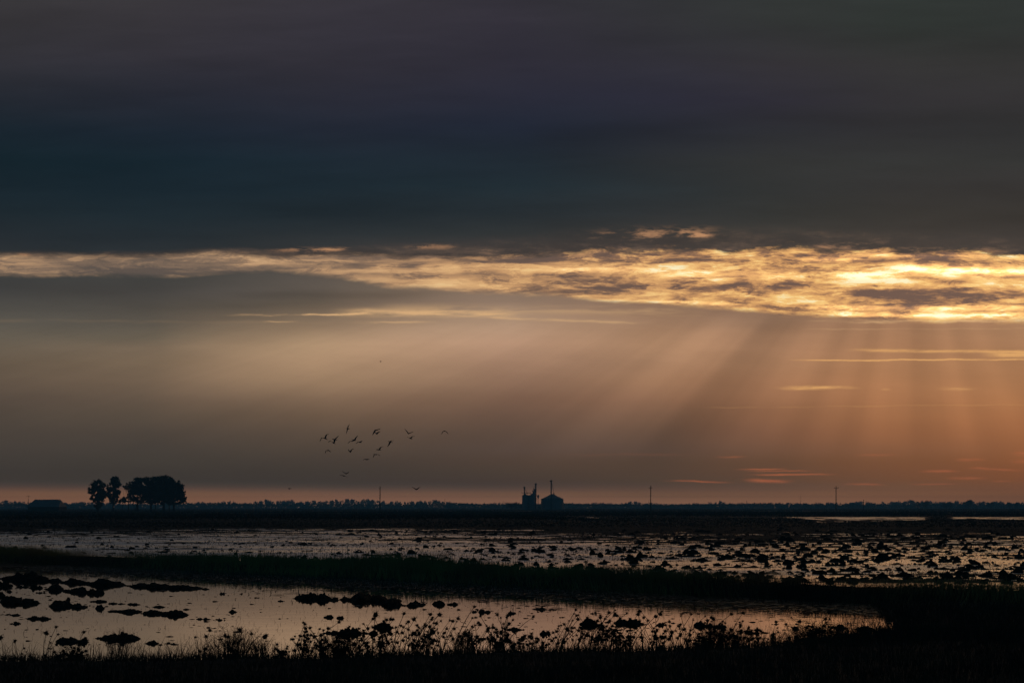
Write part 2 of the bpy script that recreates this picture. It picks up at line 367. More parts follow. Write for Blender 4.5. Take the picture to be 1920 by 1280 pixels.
M = dict(
    soil=mat('wet_soil', (.030,.023,.017), .85, scale=1.3, bump=.6, bscale=7., spec=.15),
    mud=mat('dark_mud', (.026,.019,.014), .75, scale=5., bump=.7, bscale=14., spec=.15),
    clump=mat('earth_clump', (.028,.020,.015), .85, scale=6., bump=.6, bscale=12., spec=.1),
    grass=mat('bank_grass', (.20,.22,.07), .75, (.16,.13,.055), scale=.5, spec=.2),
    drygrass=mat('dry_grass', (.060,.042,.026), .8, (.035,.024,.016), scale=.7, spec=.15),
    weed=mat('floating_weed', (.05,.06,.035), .45, (.03,.035,.02), scale=2., spec=.5),
    stem=mat('dry_stem', (.045,.032,.022), .8, scale=8., spec=.2),
    head=mat('seed_head', (.035,.024,.017), .9, scale=30., spec=.1),
    twig=mat('reddish_twig', (.085,.040,.024), .8, (.05,.025,.016), scale=4., spec=.15),
    leaf=mat('tree_foliage', (.045,.060,.032), .8, (.028,.038,.022), scale=.4, spec=.2),
    bark=mat('tree_bark', (.05,.042,.034), .9, scale=3., bump=.5),
    timber=mat('weathered_timber', (.075,.060,.048), .9, scale=4.),
    metal=mat('galvanised_steel', (.20,.205,.21), .6, (.15,.15,.155), scale=.6, spec=.5),
    roof=mat('sheet_roof', (.15,.155,.16), .6, (.10,.10,.10), scale=.5, spec=.5),
    steel=mat('dark_steel', (.08,.08,.085), .6, scale=2.),
    wall=mat('barn_boards', (.10,.075,.06), .9, scale=1.5),
    feather=mat('dark_feathers', (.035,.030,.026), .8, (.02,.018,.016), scale=12., spec=.2),
    glass=mat('insulator', (.10,.11,.12), .3, spec=.5, scale=8.),
)
# corrugation on the steel walls
def corrugate(m, scale, axis):
    t = m.node_tree; b = t.nodes['Principled BSDF']; w = t.nodes.new('ShaderNodeTexWave'); w.bands_direction = axis
    w.inputs['Scale'].default_value = scale; tcn = t.nodes.new('ShaderNodeTexCoord'); t.links.new(tcn.outputs['Object'], w.inputs['Vector'])
    bp = t.nodes.new('ShaderNodeBump'); bp.inputs['Strength'].default_value = .6; bp.inputs['Distance'].default_value = .06
    t.links.new(w.outputs['Fac'], bp.inputs['Height']); t.links.new(bp.outputs[0], b.inputs['Normal'])
corrugate(M['metal'], 1.2, 'Z'); corrugate(M['roof'], 1.2, 'X')

def water_material():
    m = bpy.data.materials.new('still_water'); m.use_nodes = True; t = m.node_tree; b = t.nodes['Principled BSDF']
    b.inputs['Base Color'].default_value = (.010, .008, .006, 1); b.inputs['Roughness'].default_value = .5; b.inputs['Specular IOR Level'].default_value = 0.
    g = t.nodes.new('ShaderNodeNewGeometry'); s = t.nodes.new('ShaderNodeSeparateXYZ'); t.links.new(g.outputs['Position'], s.inputs[0])
    x, y = X(t, s.outputs[0]), X(t, s.outputs[1])
    # sheltered pool near the bank, wind-rippled fields beyond
    open_w = step(y + x * .62, 34., 46.)
    calm = step(fbm(x, y, 3.3, .05, .25, 3.), .42, .58)
    gl = t.nodes.new('ShaderNodeBsdfGlossy'); gl.inputs['Color'].default_value = (1, 1, 1, 1); t.links.new((open_w * (.22 + calm * .15) + .03).s, gl.inputs['Roughness'])
    h = fbm(x, y, 1.1, 2.2, 5.5, 4., .55) * .6 + fbm(x, y, 5.1, .35, 1.3, 2.) * .8
    bp = t.nodes.new('ShaderNodeBump'); bp.inputs['Distance'].default_value = .02
    t.links.new((open_w * .85 + .10).s, bp.inputs['Strength']); t.links.new(h.s, bp.inputs['Height']); t.links.new(bp.outputs[0], gl.inputs['Normal'])
    fr = t.nodes.new('ShaderNodeFresnel'); fr.inputs['IOR'].default_value = 1.34; t.links.new(bp.outputs[0], fr.inputs['Normal'])
    k = X(t, fr.outputs[0]) * 1.85
    mx = t.nodes.new('ShaderNodeMixShader'); t.links.new(k.min(.96).s, mx.inputs[0]); t.links.new(b.outputs[0], mx.inputs[1]); t.links.new(gl.outputs[0], mx.inputs[2])
    t.links.new(mx.outputs[0], [n for n in t.nodes if n.type == 'OUTPUT_MATERIAL'][0].inputs['Surface'])
    return m
M['water'] = water_material()

# ================================================================== ground and water
# the grassy levee between the two flooded fields: a straight line in the landscape
L0 = np.array([gx(0, 50.7), 50.7]); L1 = np.array([gx(1920, 27.), 27.])
Ldir = (L1 - L0) / np.linalg.norm(L1 - L0); Lnor = np.array([-Ldir[1], Ldir[0]])
if Lnor[1] < 0: Lnor = -Lnor
def levee_d(x, y):
    """signed distance from the crest (+ beyond, - towards the viewer), and distance along it"""
    d = (x - L0[0]) * Lnor[0] + (y - L0[1]) * Lnor[1]; s = (x - L0[0]) * Ldir[0] + (y - L0[1]) * Ldir[1]
    return d + .35 * np.sin(s * .21) + (vfbm(s * .5, s * 0, 5, 3) - .5) * 1.1, s
shore_px = [(-2500, 15.5), (-600, 17.0), (0, gy(1234)), (350, gy(1231)), (700, gy(1226)), (1000, gy(1218)), (1300, gy(1213)), (1450, gy(1207)), (1560, gy(1197)), (1640, gy(1182))]
sx_ = np.array([gx(p, Y) for p, Y in shore_px]); sy_ = np.array([Y for p, Y in shore_px])
def near_shore(x):
    return np.interp(x, sx_, sy_) + (vfbm(x * .8, x * 0, 9, 3) - .5) * .5
def sm(a, b, x):
    t = np.clip((x - a) / (b - a), 0, 1); return t * t * (3 - 2 * t)
def height(x, y, fine=True):
    d, s = levee_d(x, y)
    z = np.full_like(x, -.16)
    # near bank, on which the camera stands
    ns = near_shore(x) - y
    zb = -.16 + .30 * sm(-.9, 1.6, ns) + .75 * sm(1., 13., ns)
    z = np.maximum(z, zb)
    # low marshy land closing the pool on the right
    tip = gx(1640, 21.8)
    land = sm(tip - .6, tip + 1.6, x + (y - 21.8) * .55 * (y < 21.8) - (y - 21.8) * .22 * (y > 21.8)) * (d < 1)
    z = np.maximum(z, -.16 + .30 * land)
    # levee
    z = np.maximum(z, -.16 + .50 * np.exp(-(d / 1.25) ** 4))
    # shallow margin of the levee on this side
    z = np.maximum(z, -.16 + .135 * sm(-4.2, -2.0, d) * (d < 0))
    # flooded field beyond
    far = d > 1.2
    rowc = y + x * .05
    lumps = .16 * vfbm(x * .55, rowc * 1.5, 21, 4) + .10 * vfbm(x * .16, rowc * .8, 31, 2)
    dens = sm(52, 95, y) * .045 + sm(92, 118, y) * .03 + .036 * sm(-12, 22, x) + .045 * (vfbm(x * .05, y * .06, 44, 2) - .5)
    zf = -.190 + lumps + dens
    zf = np.maximum(zf, -.16 + .34 * (sm(118, 128, y + 6 * (vfbm(x * .03, y * 0, 3, 2) - .5)) ))
    # dry belts and strips of standing water beyond
    n1 = vfbm(x * .02, y * .015, 61, 3)
    dry = (.34 + .25 * vfbm(x * .2, y * .05, 71, 3)) * (.25 + .75 * np.maximum(sm(262, 300, y), sm(20, 0, x) * sm(160, 190, y))) * (1 - .45 * sm(235, 300, y))
    edge_ = 2.5 * 2000 / (np.interp(960 + 2000 * x / np.maximum(y, 1), [1380,1500,1540,1620,1700,1760,1930], [970.5,972,981,978.5,977,973,975]) - 950)
    wetR = sm(-9, 9, y - edge_ + 26 * (vfbm(x * .22, y * .08, 63, 3) - .5)) * (1 - sm(262, 268, y)) * sm(22, 60, x + (n1 - .5) * 30 - (y - 165) * .1) * (1 - .9 * np.exp(-((x / y - .400) / .011) ** 4))
    wetL = sm(195, 215, y) * (1 - sm(255, 275, y)) * sm(.42, .54, n1) * (x < 20)
    wetF = sm(335, 350, y) * (1 - sm(372, 385, y)) * sm(.42, .56, vfbm(x * .012, y * .002, 81, 3))
    wet = np.clip(wetR + wetL * .8 + wetF, 0, 1)
    zd = dry * (1 - wet) + wet * (-.10 + (.235 - .07 * sm(190, 240, y)) * vfbm(x * .5, y * .16, 91, 4))
    zf = np.where(y > 128, zd, zf)
    zf = np.where(y > 420, .15 + .3 * vfbm(x * .02, y * .01, 95, 3), zf)
    z = np.where(far, np.maximum(zf, z), z)
    if fine:
        z = z + (vfbm(x * 3.1, y * 3.1, 51, 3) - .5) * .05 * (z > -.05)
    return z
def build_ground():
    ys = np.concatenate([np.linspace(-60, 8, 12), np.linspace(9, 60, 470)[0:], 60 * (130 / 60) ** np.linspace(0.006, 1, 240), 130 * (450 / 130) ** np.linspace(.01, 1, 160), 450 * (3200 / 450) ** np.linspace(.04, 1, 30)])
    half = np.where(ys < 9, 40, ys * .60 + 35); half = np.where(ys > 450, ys * .75 + 60, half)
    t = np.linspace(-1, 1, 801); t = np.sign(t) * np.abs(t) ** 1.15
    Yg, T = np.meshgrid(ys, t, indexing='ij'); Xg = T * half[:, None]
    Z = height(Xg, Yg)
    v = np.stack([Xg, Yg, Z], -1).reshape(-1, 3)
    nr, nc = len(ys), len(t); i = (np.arange(nr - 1)[:, None] * nc + np.arange(nc - 1)[None, :]).ravel()
    f = np.stack([i, i + 1, i + nc + 1, i + nc], 1)
    o = link('ground', fast_mesh('ground', v, f, True), M['soil']); tag(o, kind='structure')
build_ground()
me = mesh('water', [(-900,6,0),(900,6,0),(900,440,0),(-900,440,0)], [(0,1,2,3)])
tag(link('water', me, M['water']), kind='structure')

# ================================================================== grass
def blades(n, pts, h, w, lean=.35, seed=0, curve=.3):
    """n thin tapering blades at pts (n,3); two segments each: quad + tip as quads"""
    r = np.random.default_rng(seed)
    a = r.uniform(0, 2 * np.pi, n); l = r.normal(0, lean, n); la = r.uniform(0, 2 * np.pi, n)
    side = np.stack([np.cos(a), np.sin(a), 0 * a], 1) * (w[:, None] if hasattr(w, '__len__') else w) * .5
    up = np.stack([np.cos(la) * l, np.sin(la) * l, np.ones(n)], 1) * h[:, None]
    bend = np.stack([np.cos(la), np.sin(la), 0 * a - .4], 1) * (h * curve * np.abs(r.normal(0, .7, n)))[:, None]
    b = pts - np.array([0, 0, .02]); m = pts + up * .55 + bend * .25; tp = pts + up + bend
    v = np.stack([b - side, b + side, m - side * .8, m + side * .8, tp - side * .12, tp + side * .12], 1).reshape(-1, 3)
    k = np.arange(n)[:, None] * 6
    f = np.concatenate([k + np.array([0, 1, 3, 2]), k + np.array([2, 3, 5, 4])])
    return v, f
def scatter(n, fn, seed):
    """fn(rng, n) -> x, y, h"""
    r = np.random.default_rng(seed); x, y, h = fn(r, n)
    z = height(x, y); return np.stack([x, y, z], 1), h
def stuff(name, label, cat, v, f, m):
    return tag(link(name, fast_mesh(name, v, f), m), label, cat, kind='stuff')
# levee
def f_lev(r, n):
    s = r.uniform(-16, 62, n); d = r.normal(0, .95, n)
    p = L0[None] + Ldir[None] * s[:, None] + Lnor[None] * (d - .35 * np.sin(s * .21))[:, None]
    hh = (.15 + .22 * vfbm(s * .5, d * .7, 15, 2) + .16 * vfbm(s * 3., d * 3., 16, 3) ** 1.5) * r.uniform(.55, 1.3, n) * (1 + .5 * (vnoise(s * .25, d * 0, 4) > .75))
    return p[:, 0], p[:, 1], hh
p, h = scatter(60000, f_lev, 3)
tall_ = np.random.default_rng(77).random(len(p)) < .012; h = np.where(tall_, h * 1.9 + .1, h)
v, f = blades(len(p), p, h, np.full(len(p), .018), .3, 3)
stuff('bank_grass', 'short green grass covering the long low bank between the two flooded fields', 'grass', v, f, M['grass'])
# emergent weeds in the shallow margin of the levee
def f_mar(r, n):
    s = r.uniform(-16, 60, n); d = -1.3 - np.abs(r.gamma(1.5, .85, n))
    p = L0[None] + Ldir[None] * s[:, None] + Lnor[None] * (d - .35 * np.sin(s * .21))[:, None]
    return p[:, 0], p[:, 1], .03 + .12 * r.random(n) ** 2
p, h = scatter(42000, f_mar, 4); p[:, 2] = np.maximum(p[:, 2], -.01)
v, f = blades(len(p), p, h, np.full(len(p), .022), .6, 4)
stuff('marsh_weed', 'low green weeds growing through the shallow edge of the near pool', 'weeds', v, f, M['weed'])
# flat rafts of weed on the same margin
def rafts(n, seed):
    r = np.random.default_rng(seed); s = r.uniform(-16, 60, n); d = -1.6 - np.abs(r.gamma(2., .75, n))
    p = L0[None] + Ldir[None] * s[:, None] + Lnor[None] * d[:, None]
    a = r.uniform(0, np.pi, n); w = r.uniform(.03, .11, n); l = r.uniform(.06, .28, n); tilt = r.normal(0, .09, (n, 2))
    u = np.stack([np.cos(a), np.sin(a) * .5, 0 * a], 1); q = np.stack([-np.sin(a), np.cos(a) * .5, 0 * a], 1)
    c = np.concatenate([p, np.full((n, 1), .012)], 1)
    v = np.stack([c - u*l[:,None] , c - q*w[:,None] + [0,0,.008], c + u*l[:,None], c + q*w[:,None] + [0,0,.004]], 1); v[:, 1, 2] += tilt[:, 0] * .04 + .005; v[:, 3, 2] += tilt[:, 1] * .04 + .005
    return v.reshape(-1, 3), np.arange(n * 4).reshape(-1, 4)
v, f = rafts(15000, 5)
stuff('floating_weed', 'mats of floating leaves along the far edge of the near pool', 'weeds', v, f, M['weed'])
# near bank
def f_near(r, n):
    y = r.uniform(8.5, 21.5, n); x = r.uniform(-.62, .62, n) * (y + 3)
    k = y < near_shore(x) + .15; x, y = x[k], y[k]
    hh = (.05 + .16 * vfbm(x * .9, y * .9, 25, 3) ** 1.5) * r.uniform(.5, 1.4, len(x)); return x, y, hh
p, h = scatter(70000, f_near, 6)
v, f = blades(len(p), p, h, np.full(len(p), .012), .45, 6)
stuff('near_bank_grass', 'dark trampled grass on the near bank at the bottom of the view', 'grass', v, f, M['drygrass'])
# marshy land right of the pool
def f_marsh(r, n):
    y = r.uniform(18, 33, n); x = r.uniform(5., 22, n); d, s = levee_d(x, y)
    k = (height(x, y) > -.02) & (d < 0) & (x < y * .62 + 1); x, y = x[k], y[k]
    return x, y, (.06 + .30 * vfbm(x * .6, y * .6, 35, 3) ** 1.6) * r.uniform(.5, 1.4, len(x))
p, h = scatter(60000, f_marsh, 7)
v, f = blades(len(p), p, h, np.full(len(p), .014), .4, 7)
stuff('marsh_grass', 'dark matted marsh grass closing off the near pool on the right', 'grass', v, f, M['drygrass'])
# dry stalks standing along the shore
dens_px = [(-200,.3),(60,.5),(160,.7),(330,1.),(430,1.3),(560,.7),(700,.9),(820,.6),(940,.5),(1000,.4),(1090,.7),(1200,.5),(1300,1.),(1400,.9),(1500,1.8),(1640,1.8),(1700,.2),(1950,.1)]
def f_shore(r, n):
    px = r.uniform(-150, 1690, n); k = r.random(n) < np.interp(px, *zip(*dens_px)) / 1.8; px = px[k]
    y = np.interp(px, [0,700,1300,1560,1700], [17.8,18.2,19.3,20.6,21.6]) + r.normal(-.15, .30, len(px)); x = gx(px, y)
    y = np.minimum(y, near_shore(x) + .25 * r.random(len(px))); tall = .12 + .38 * r.random(len(px)) ** 2.2
    tall *= np.interp(px, [0,350,430,520,1450,1600,1700], [.9,1.,1.3,.9,1.1,1.3,.9]); return x, y, tall
p, h = scatter(15000, f_shore, 8)
v, f = blades(len(p), p, h, np.full(len(p), .008), .55, 8, .7)
stuff('dry_stalks', 'thin dry grass stalks standing along the near shore of the pool', 'grass', v, f, M['stem'])
# sparse stalks standing in the pool itself
def f_pool(r, n):
    y = r.uniform(18.5, 33, n); x = r.uniform(-.52, .34, n) * y; d, s = levee_d(x, y)
    k = (d < -2.5) & (y > near_shore(x)); x, y = x[k], y[k]; return x, y, .03 + .09 * r.random(len(x)) ** 3
p, h = scatter(5200, f_pool, 9); p[:, 2] = np.maximum(p[:, 2], -.02)
v, f = blades(len(p), p, h, np.full(len(p), .007), .55, 9, .6)
stuff('pool_stubble', 'scattered short stubble poking out of the near pool', 'stubble', v, f, M['stem'])
# stubble over the flooded field beyond the levee
def f_far(r, n):
    y = 34 * (126 / 34) ** r.random(n) ; x = r.uniform(-.56, .56, n) * y; d, s = levee_d(x, y)
    k = (d > .8) & (vfbm(x * .25, y * .5, 66, 3) > .44); x, y = x[k], y[k]; return x, y, (.025 + .085 * r.random(len(x)) ** 2) * (1 + y / 150)
p, h = scatter(46000, f_far, 10); p[:, 2] = np.maximum(p[:, 2], -.02)
v, f = blades(len(p), p, h, .012 + p[:, 1] * .0004, .55, 10, .6)
stuff('field_stubble', 'ragged rice stubble standing in rows in the flooded field beyond the bank', 'stubble', v, f, M['drygrass'])
# rough vegetation along the dry belts far out
def f_belt(r, n):
    y = 124 * (520 / 124) ** r.random(n); x = r.uniform(-.56, .56, n) * y; z = height(x, y)
    k = z > .08; x, y = x[k], y[k]; return x, y, (.25 + .6 * vfbm(x * .05, y * .05, 73, 3) ** 2) * r.uniform(.5, 1.2, len(x)) * (.28 + .72 * np.maximum(sm(258, 300, y), sm(20, 0, x) * sm(168, 200, y)))
p, h = scatter(60000, f_belt, 12)
v, f = blades(len(p), p, h, p[:, 1] * .0016, .3, 12)
stuff('field_vegetation', 'dark rough vegetation on the dry belts across the middle distance', 'vegetation', v, f, M['drygrass'])

# ================================================================== mud clods in the near pool
def clod_mesh(L, D, H, seed, n=56, m=18):
    """a lumpy ridge of mud lying along x, ending below the water"""
    r = random.Random(seed); off = Vector((r.uniform(0, 99), r.uniform(0, 99), r.uniform(0, 99)))
    n = max(20, min(150, int(n * max(.5, L / .6))))
    vs, fs = [], []
    for i in range(n + 1):
        s = -1 + 2 * i / n; env = max(0., 1 - abs(s) ** 2.8) ** .7
        lump = .36 + .85 * max(0, .45 + 1.1 * mnoise.noise(Vector((s * L * 2.8, 0, 0)) + off)) + .45 * abs(mnoise.noise(Vector((s * L * 8, 3, 0)) + off)) + .55 * mnoise.noise(Vector((s * L * 26, 5, 0)) + off)
        peak = H * env * max(.12, lump) / 1.05; wid = D * env * (.75 + .5 * mnoise.noise(Vector((s * L * 3, 9, 0)) + off))
        cy = D * .5 * mnoise.noise(Vector((s * L * 1.2, 20, 0)) + off)
        for k in range(m + 1):
            a = math.pi * k / m; q = 1 + .28 * mnoise.noise(Vector((s * L * 5, math.cos(a) * 2, math.sin(a) * 2)) + off) + .26 * mnoise.noise(Vector((s * L * 16, math.cos(a) * 4, math.sin(a) * 4)) + off)
            vs.append((s * L + .02 * mnoise.noise(Vector((i, k, 7.)) * .7 + off), cy - math.cos(a) * (wid + .015) * q, math.sin(a) * peak * q - .035))
    for i in range(n):
        for k in range(m): a = i * (m + 1) + k; fs.append((a, a + 1, a + m + 2, a + m + 1))
    fs.append(tuple(i * (m + 1) for i in range(n + 1))); fs.append(tuple(i * (m + 1) + m for i in range(n, -1, -1)))
    return mesh('mud_clod', vs, fs)
# x0, y0, x1, y1, height (photo pixels at the waterline), label or None
clods = [
 (0,1084,118,1090,13,'long lumpy black mud ridge at the far left edge of the near pool'),
 (105,1091,245,1098,8,'low black mud ridge continuing right of the longest ridge at the far left'),
 (225,1097,392,1105,7,'thin tapering mud ridge along the weedy far edge of the pool, its right end widening'),
 (-14,1098,28,1098,8,'rounded mud lump cut by the left edge, just below the long ridge'),
 (30,1100,54,1101,3,None),(53,1102,84,1102,6,None),(66,1111,88,1111,4,None),
 (86,1103,122,1106,9,'high dark clod under the long ridge at left, three clods from the edge'),
 (118,1107,160,1111,10,'pointed dark clod with a deep triangular reflection, left part of the pool'),
 (158,1111,198,1112,7,'peaked clod ending the second row of mud in the left of the pool'),
 (12,1109,24,1109,3,None),(-8,1116,9,1117,6,None),
 (0,1127,78,1131,13,'large double-humped mud island at the left edge of the near pool'),
 (86,1134,163,1139,9,'sloping mud island directly right of the double-humped one'),
 (121,1124,132,1124,4,None),(158,1127,204,1128,4,None),(202,1131,240,1132,4,None),(236,1132,266,1134,4,None),
 (179,1140,195,1141,9,'small steep pyramid of mud alone in the left of the pool'),
 (196,1145,270,1148,6,'long serrated mud row running right from the small pyramid'),
 (262,1149,358,1153,9,'thick end of the serrated mud row, with the deepest reflection'),
 (280,1137,316,1138,4,None),(427,1147,446,1147,5,None),
 (0,1151,46,1154,3,None),(38,1159,102,1161,6,'low triangular mud island below the two large islands at left'),(14,1169,40,1169,3,None),
 (367,1160,398,1161,6,'small rounded clod left of its twin in the open water at centre left'),(396,1162,430,1162,5,None),
 (380,1176,400,1176,2.5,None),(410,1113,422,1113,5,'little round clod alone in open water near the weedy far edge'),(448,1113,458,1113,4,None),(465,1120,496,1120,4,None),
 (103,1202,170,1203,8,'brownish mud bar among dry stalks near the shore at left'),
 (173,1196,268,1198,13,'biggest brown mud island close to the shore, behind a reddish bush'),
 (268,1206,300,1206,4,None),(300,1206,330,1207,4,None),
 (552,1121,640,1125,11,'left half of the broad black mud bank at the centre of the pool'),
 (630,1124,770,1127,12,'broad black mud bank filling the centre of the pool under the weeds'),
 (712,1133,795,1136,9,'jagged lower mud ridge hanging off the right of the broad central bank'),
 (770,1133,800,1133,5,None),(809,1132,836,1133,6,None),(836,1133,862,1133,3,None),
 (604,1157,628,1157,4,None),(630,1158,647,1158,3,None),
 (700,1175,736,1177,9,'sharp-peaked mud clod in open water right of the thistle-covered mound'),
 (603,1186,680,1188,15,'thistle-covered dark mound near the shore left of centre'),
 (672,1186,716,1188,9,'smooth rounded clod touching the thistle-covered mound'),
 (896,1147,934,1149,9,'rounded clod with a flat left tail in the open middle of the pool'),(952,1150,966,1150,6,'small oval clod alone in the open middle of the pool'),
 (882,1145,900,1145,3,None),(855,1143,866,1143,3,None),
 (945,1180,988,1180,4,'thin flat mud sliver in the open middle of the pool'),(972,1197,990,1197,5,None),
 (993,1141,1046,1144,4,None),(970,1139,982,1139,1.6,None),(1041,1157,1062,1157,2,None),
 (1011,1188,1034,1188,5,'small dark clod at the left foot of the dense central thistle thicket'),
 (1086,1169,1132,1171,7,'ragged mud mound inside the dense thistle thicket right of centre'),
 (1126,1165,1218,1171,9,'long serrated mud bar behind the dense thistle thicket'),
 (1228,1171,1250,1172,8,'crumbled clod between two groups of thistles right of centre'),
 (1104,1150,1121,1150,4,None),(1147,1154,1171,1154,4,None),(1148,1181,1164,1181,4,None),(1277,1148,1291,1148,4,None),
 (1300,1172,1365,1176,15,'large weedy mud mound rising behind the stalks right of the open gap'),
 (1402,1186,1428,1188,10,'rounded bristly clod near the shore toward the right end of the pool'),
 (1438,1170,1464,1170,3,None),(1484,1178,1498,1178,5,None),(1560,1176,1600,1178,6,'low mud bar among reeds at the right tip of the pool'),(1596,1178,1640,1181,5,None),
]
smalls = []
for i, (x0, y0, x1, y1, hp, lab) in enumerate(clods):
    Y0, Y1 = gy(y0), gy(y1); a = Vector((gx(x0, Y0), Y0)); b = Vector((gx(x1, Y1), Y1)); c = (a + b) / 2; d = b - a
    H = .82 * hp / F * c.y; L = d.length / 2
    o = link('mud_clod', clod_mesh(L, min(.42, max(.07, L * .42)), H + .035, 100 + i), M['mud'], loc=(c.x, c.y, 0))
    o.rotation_euler.z = math.atan2(d.y, d.x)
    tag(o, lab or 'small low dark clod barely breaking the surface of the near pool', 'mud clod', 'mud clods in the near pool')
    if not lab: smalls.append((o, 0))
number_left_to_right(smalls, lambda k, n: 'small low dark clod in the near pool, %s small one from the left' % n)


# ================================================================== earth clumps in the field beyond
def clump_mesh(seed):
    r = random.Random(seed); bm = bmesh.new(); off = Vector((r.uniform(0, 50), r.uniform(0, 50), 3))
    for q in range(r.choice([1, 2, 2, 3])):
        g = bmesh.ops.create_icosphere(bm, subdivisions=2, radius=1.)['verts']
        sx, sy, sz = r.uniform(.35, .85), r.uniform(.3, .6), r.uniform(.30, .70) * (1.2 if r.random() < .3 else .8); px, py = r.uniform(-.5, .5) * (q > 0), r.uniform(-.3, .3) * (q > 0)
        for w in g:
            k = 1 + .55 * mnoise.noise(w.co * 1.7 + off + Vector((q * 5, 0, 0))) + .2 * mnoise.noise(w.co * 5 + off)
            w.co = Vector((w.co.x * sx * k + px, w.co.y * sy * k + py, w.co.z * sz * k))
    me = bpy.data.meshes.new('earth_clump'); bm.to_mesh(me); bm.free(); me.materials.append(M['clump']); return me
protos = [clump_mesh(40 + i) for i in range(14)]
cl = []; r = random.Random(5)
while len(cl) < 4600:
    py = 992 + 100 * r.random() ** 1.15; px = r.uniform(-20, 1940); Y = gy(py); x = gx(px, Y)
    d, s = levee_d(np.array([x]), np.array([Y]))
    if d[0] < 1.7: continue
    # sparse on the open water at left, crowded to the right
    want = np.interp(px, [0, 250, 600, 900, 1300, 1600, 1900], [.22, .28, .42, .6, .85, 1., .9]) * np.interp(py, [992, 1005, 1020, 1090], [.55, .8, 1., 1.])
    want *= .35 + 1.3 * float(vfbm(np.array([x * .12]), np.array([Y * .2]), 77, 2)[0])
    if r.random() > want: continue
    row = round((Y + x * .05) / 1.15) * 1.15 - x * .05 + r.gauss(0, .12)
    size = r.choice([.07, .09, .12, .15, .19, .28]) * np.interp(px, [600, 1500], [.85, 1.08]) * r.uniform(.8, 1.25) * np.interp(Y, [40, 60, 110], [.8, 1., 1.25])
    cl.append((size / row, x, row, size))
cl.sort(reverse=True)
ec = []; cuts = np.quantile([q_[2] for q_ in cl[:300]], [.2, .4, .6, .8])
for i, (q, x, Y, s) in enumerate(cl[:300]):
    o = link('earth_clump', protos[i % 14], loc=(x, Y, -.02)); o.scale = (s * r.uniform(.75, 1.25), s, s * r.uniform(.75, 1.35)); o.rotation_euler.z = r.uniform(-.5, .5) + math.pi * r.randint(0, 1)
    tag(o, 'dark ragged earth clump with stubble in the flooded field beyond the grassy bank', 'earth clump', 'earth clumps across the flooded field')
    zz = (['front strip', 'second strip', 'third strip', 'fourth strip', 'far strip'][int(np.searchsorted(cuts, Y))], ['far left', 'left', 'centre left', 'centre', 'centre right', 'right', 'far right'][min(6, max(0, int((x / Y + .48) / .1372)))]); ec.append((o, zz))
number_left_to_right(ec, lambda k, n: '%s ragged earth clump from the left, %s, %s of the flooded field' % (n, k[0], k[1]))
mb = MB()
for i, (q, x, Y, s) in enumerate(cl[300:]):
    me = protos[i % 14]; k = r.uniform(.9, 1.5); c, sn = math.cos(i), math.sin(i)
    mb.add([(x + (w.co.x * c - w.co.y * sn) * s * k, Y + (w.co.x * sn + w.co.y * c) * s, w.co.z * s * .9 - .02) for w in me.vertices], [tuple(p.vertices) for p in me.polygons])
tag(mb.build('small_earth_clumps', M['clump']), 'countless smaller earth clumps strewn over the flooded field', 'earth clumps', kind='stuff')

# crumbs of mud scattered through the near pool, mostly around the ridges
mb = MB(); r = random.Random(8)
for i in range(620):
    if r.random() < .7:
        q = r.choice(clods); px = r.uniform(q[0] - 30, q[2] + 40); py = (q[1] + q[3]) / 2 + r.gauss(2, 6)
    else: px = r.uniform(0, 1560); py = r.uniform(1085 + px * .042, 1205)
    if py < 1078 + px * .045 or py > 1222 - px * .01: continue
    Y = gy(py); x = gx(px, Y); s = r.uniform(.012, .045) * (1.6 if r.random() < .12 else 1); me = protos[i % 14]; k = r.uniform(1., 2.4)
    mb.add([(x + w.co.x * s * k, Y + w.co.y * s, w.co.z * s * .7 - .004) for w in me.vertices], [tuple(p.vertices) for p in me.polygons])
tag(mb.build('mud_crumbs', M['mud']), 'tiny crumbs of mud dotted over the surface of the near pool', 'mud crumbs', kind='stuff')

# ================================================================== thistle-like seed plants
def head_mesh(seed, R_=.024):
    r = random.Random(seed); mb = MB(); n = 22
    vs, fs = [], []
    for i in range(7):
        a = math.pi * i / 6
        for k in range(9):
            w = 2 * math.pi * k / 9; q = R_ * (1 + .12 * r.uniform(-1, 1)); vs.append((q * math.sin(a) * math.cos(w), q * math.sin(a) * math.sin(w), q * .85 * math.cos(a)))
    for i in range(6):
        for k in range(9): fs.append((i*9+k, (i+1)*9+k, (i+1)*9+(k+1)%9, i*9+(k+1)%9))
    mb.add(vs, fs)
    for k in range(n):
        z = r.uniform(-.75, 1); w = r.uniform(0, 6.283); q = math.sqrt(1 - z * z); d = Vector((q * math.cos(w), q * math.sin(w), z)); a = d.orthogonal().normalized(); b = d.cross(a)
        l = R_ * r.uniform(1.5, 2.9); t = R_ * .16
        mb.add([d * R_ * .8 + a * t, d * R_ * .8 - a * t * .5 + b * t * .8, d * R_ * .8 - a * t * .5 - b * t * .8, d * l], [(0,1,3),(1,2,3),(2,0,3)])
    me = mesh('seed_head', mb.v, mb.f); me.materials.append(M['head']); return me
heads = [head_mesh(i) for i in range(5)]
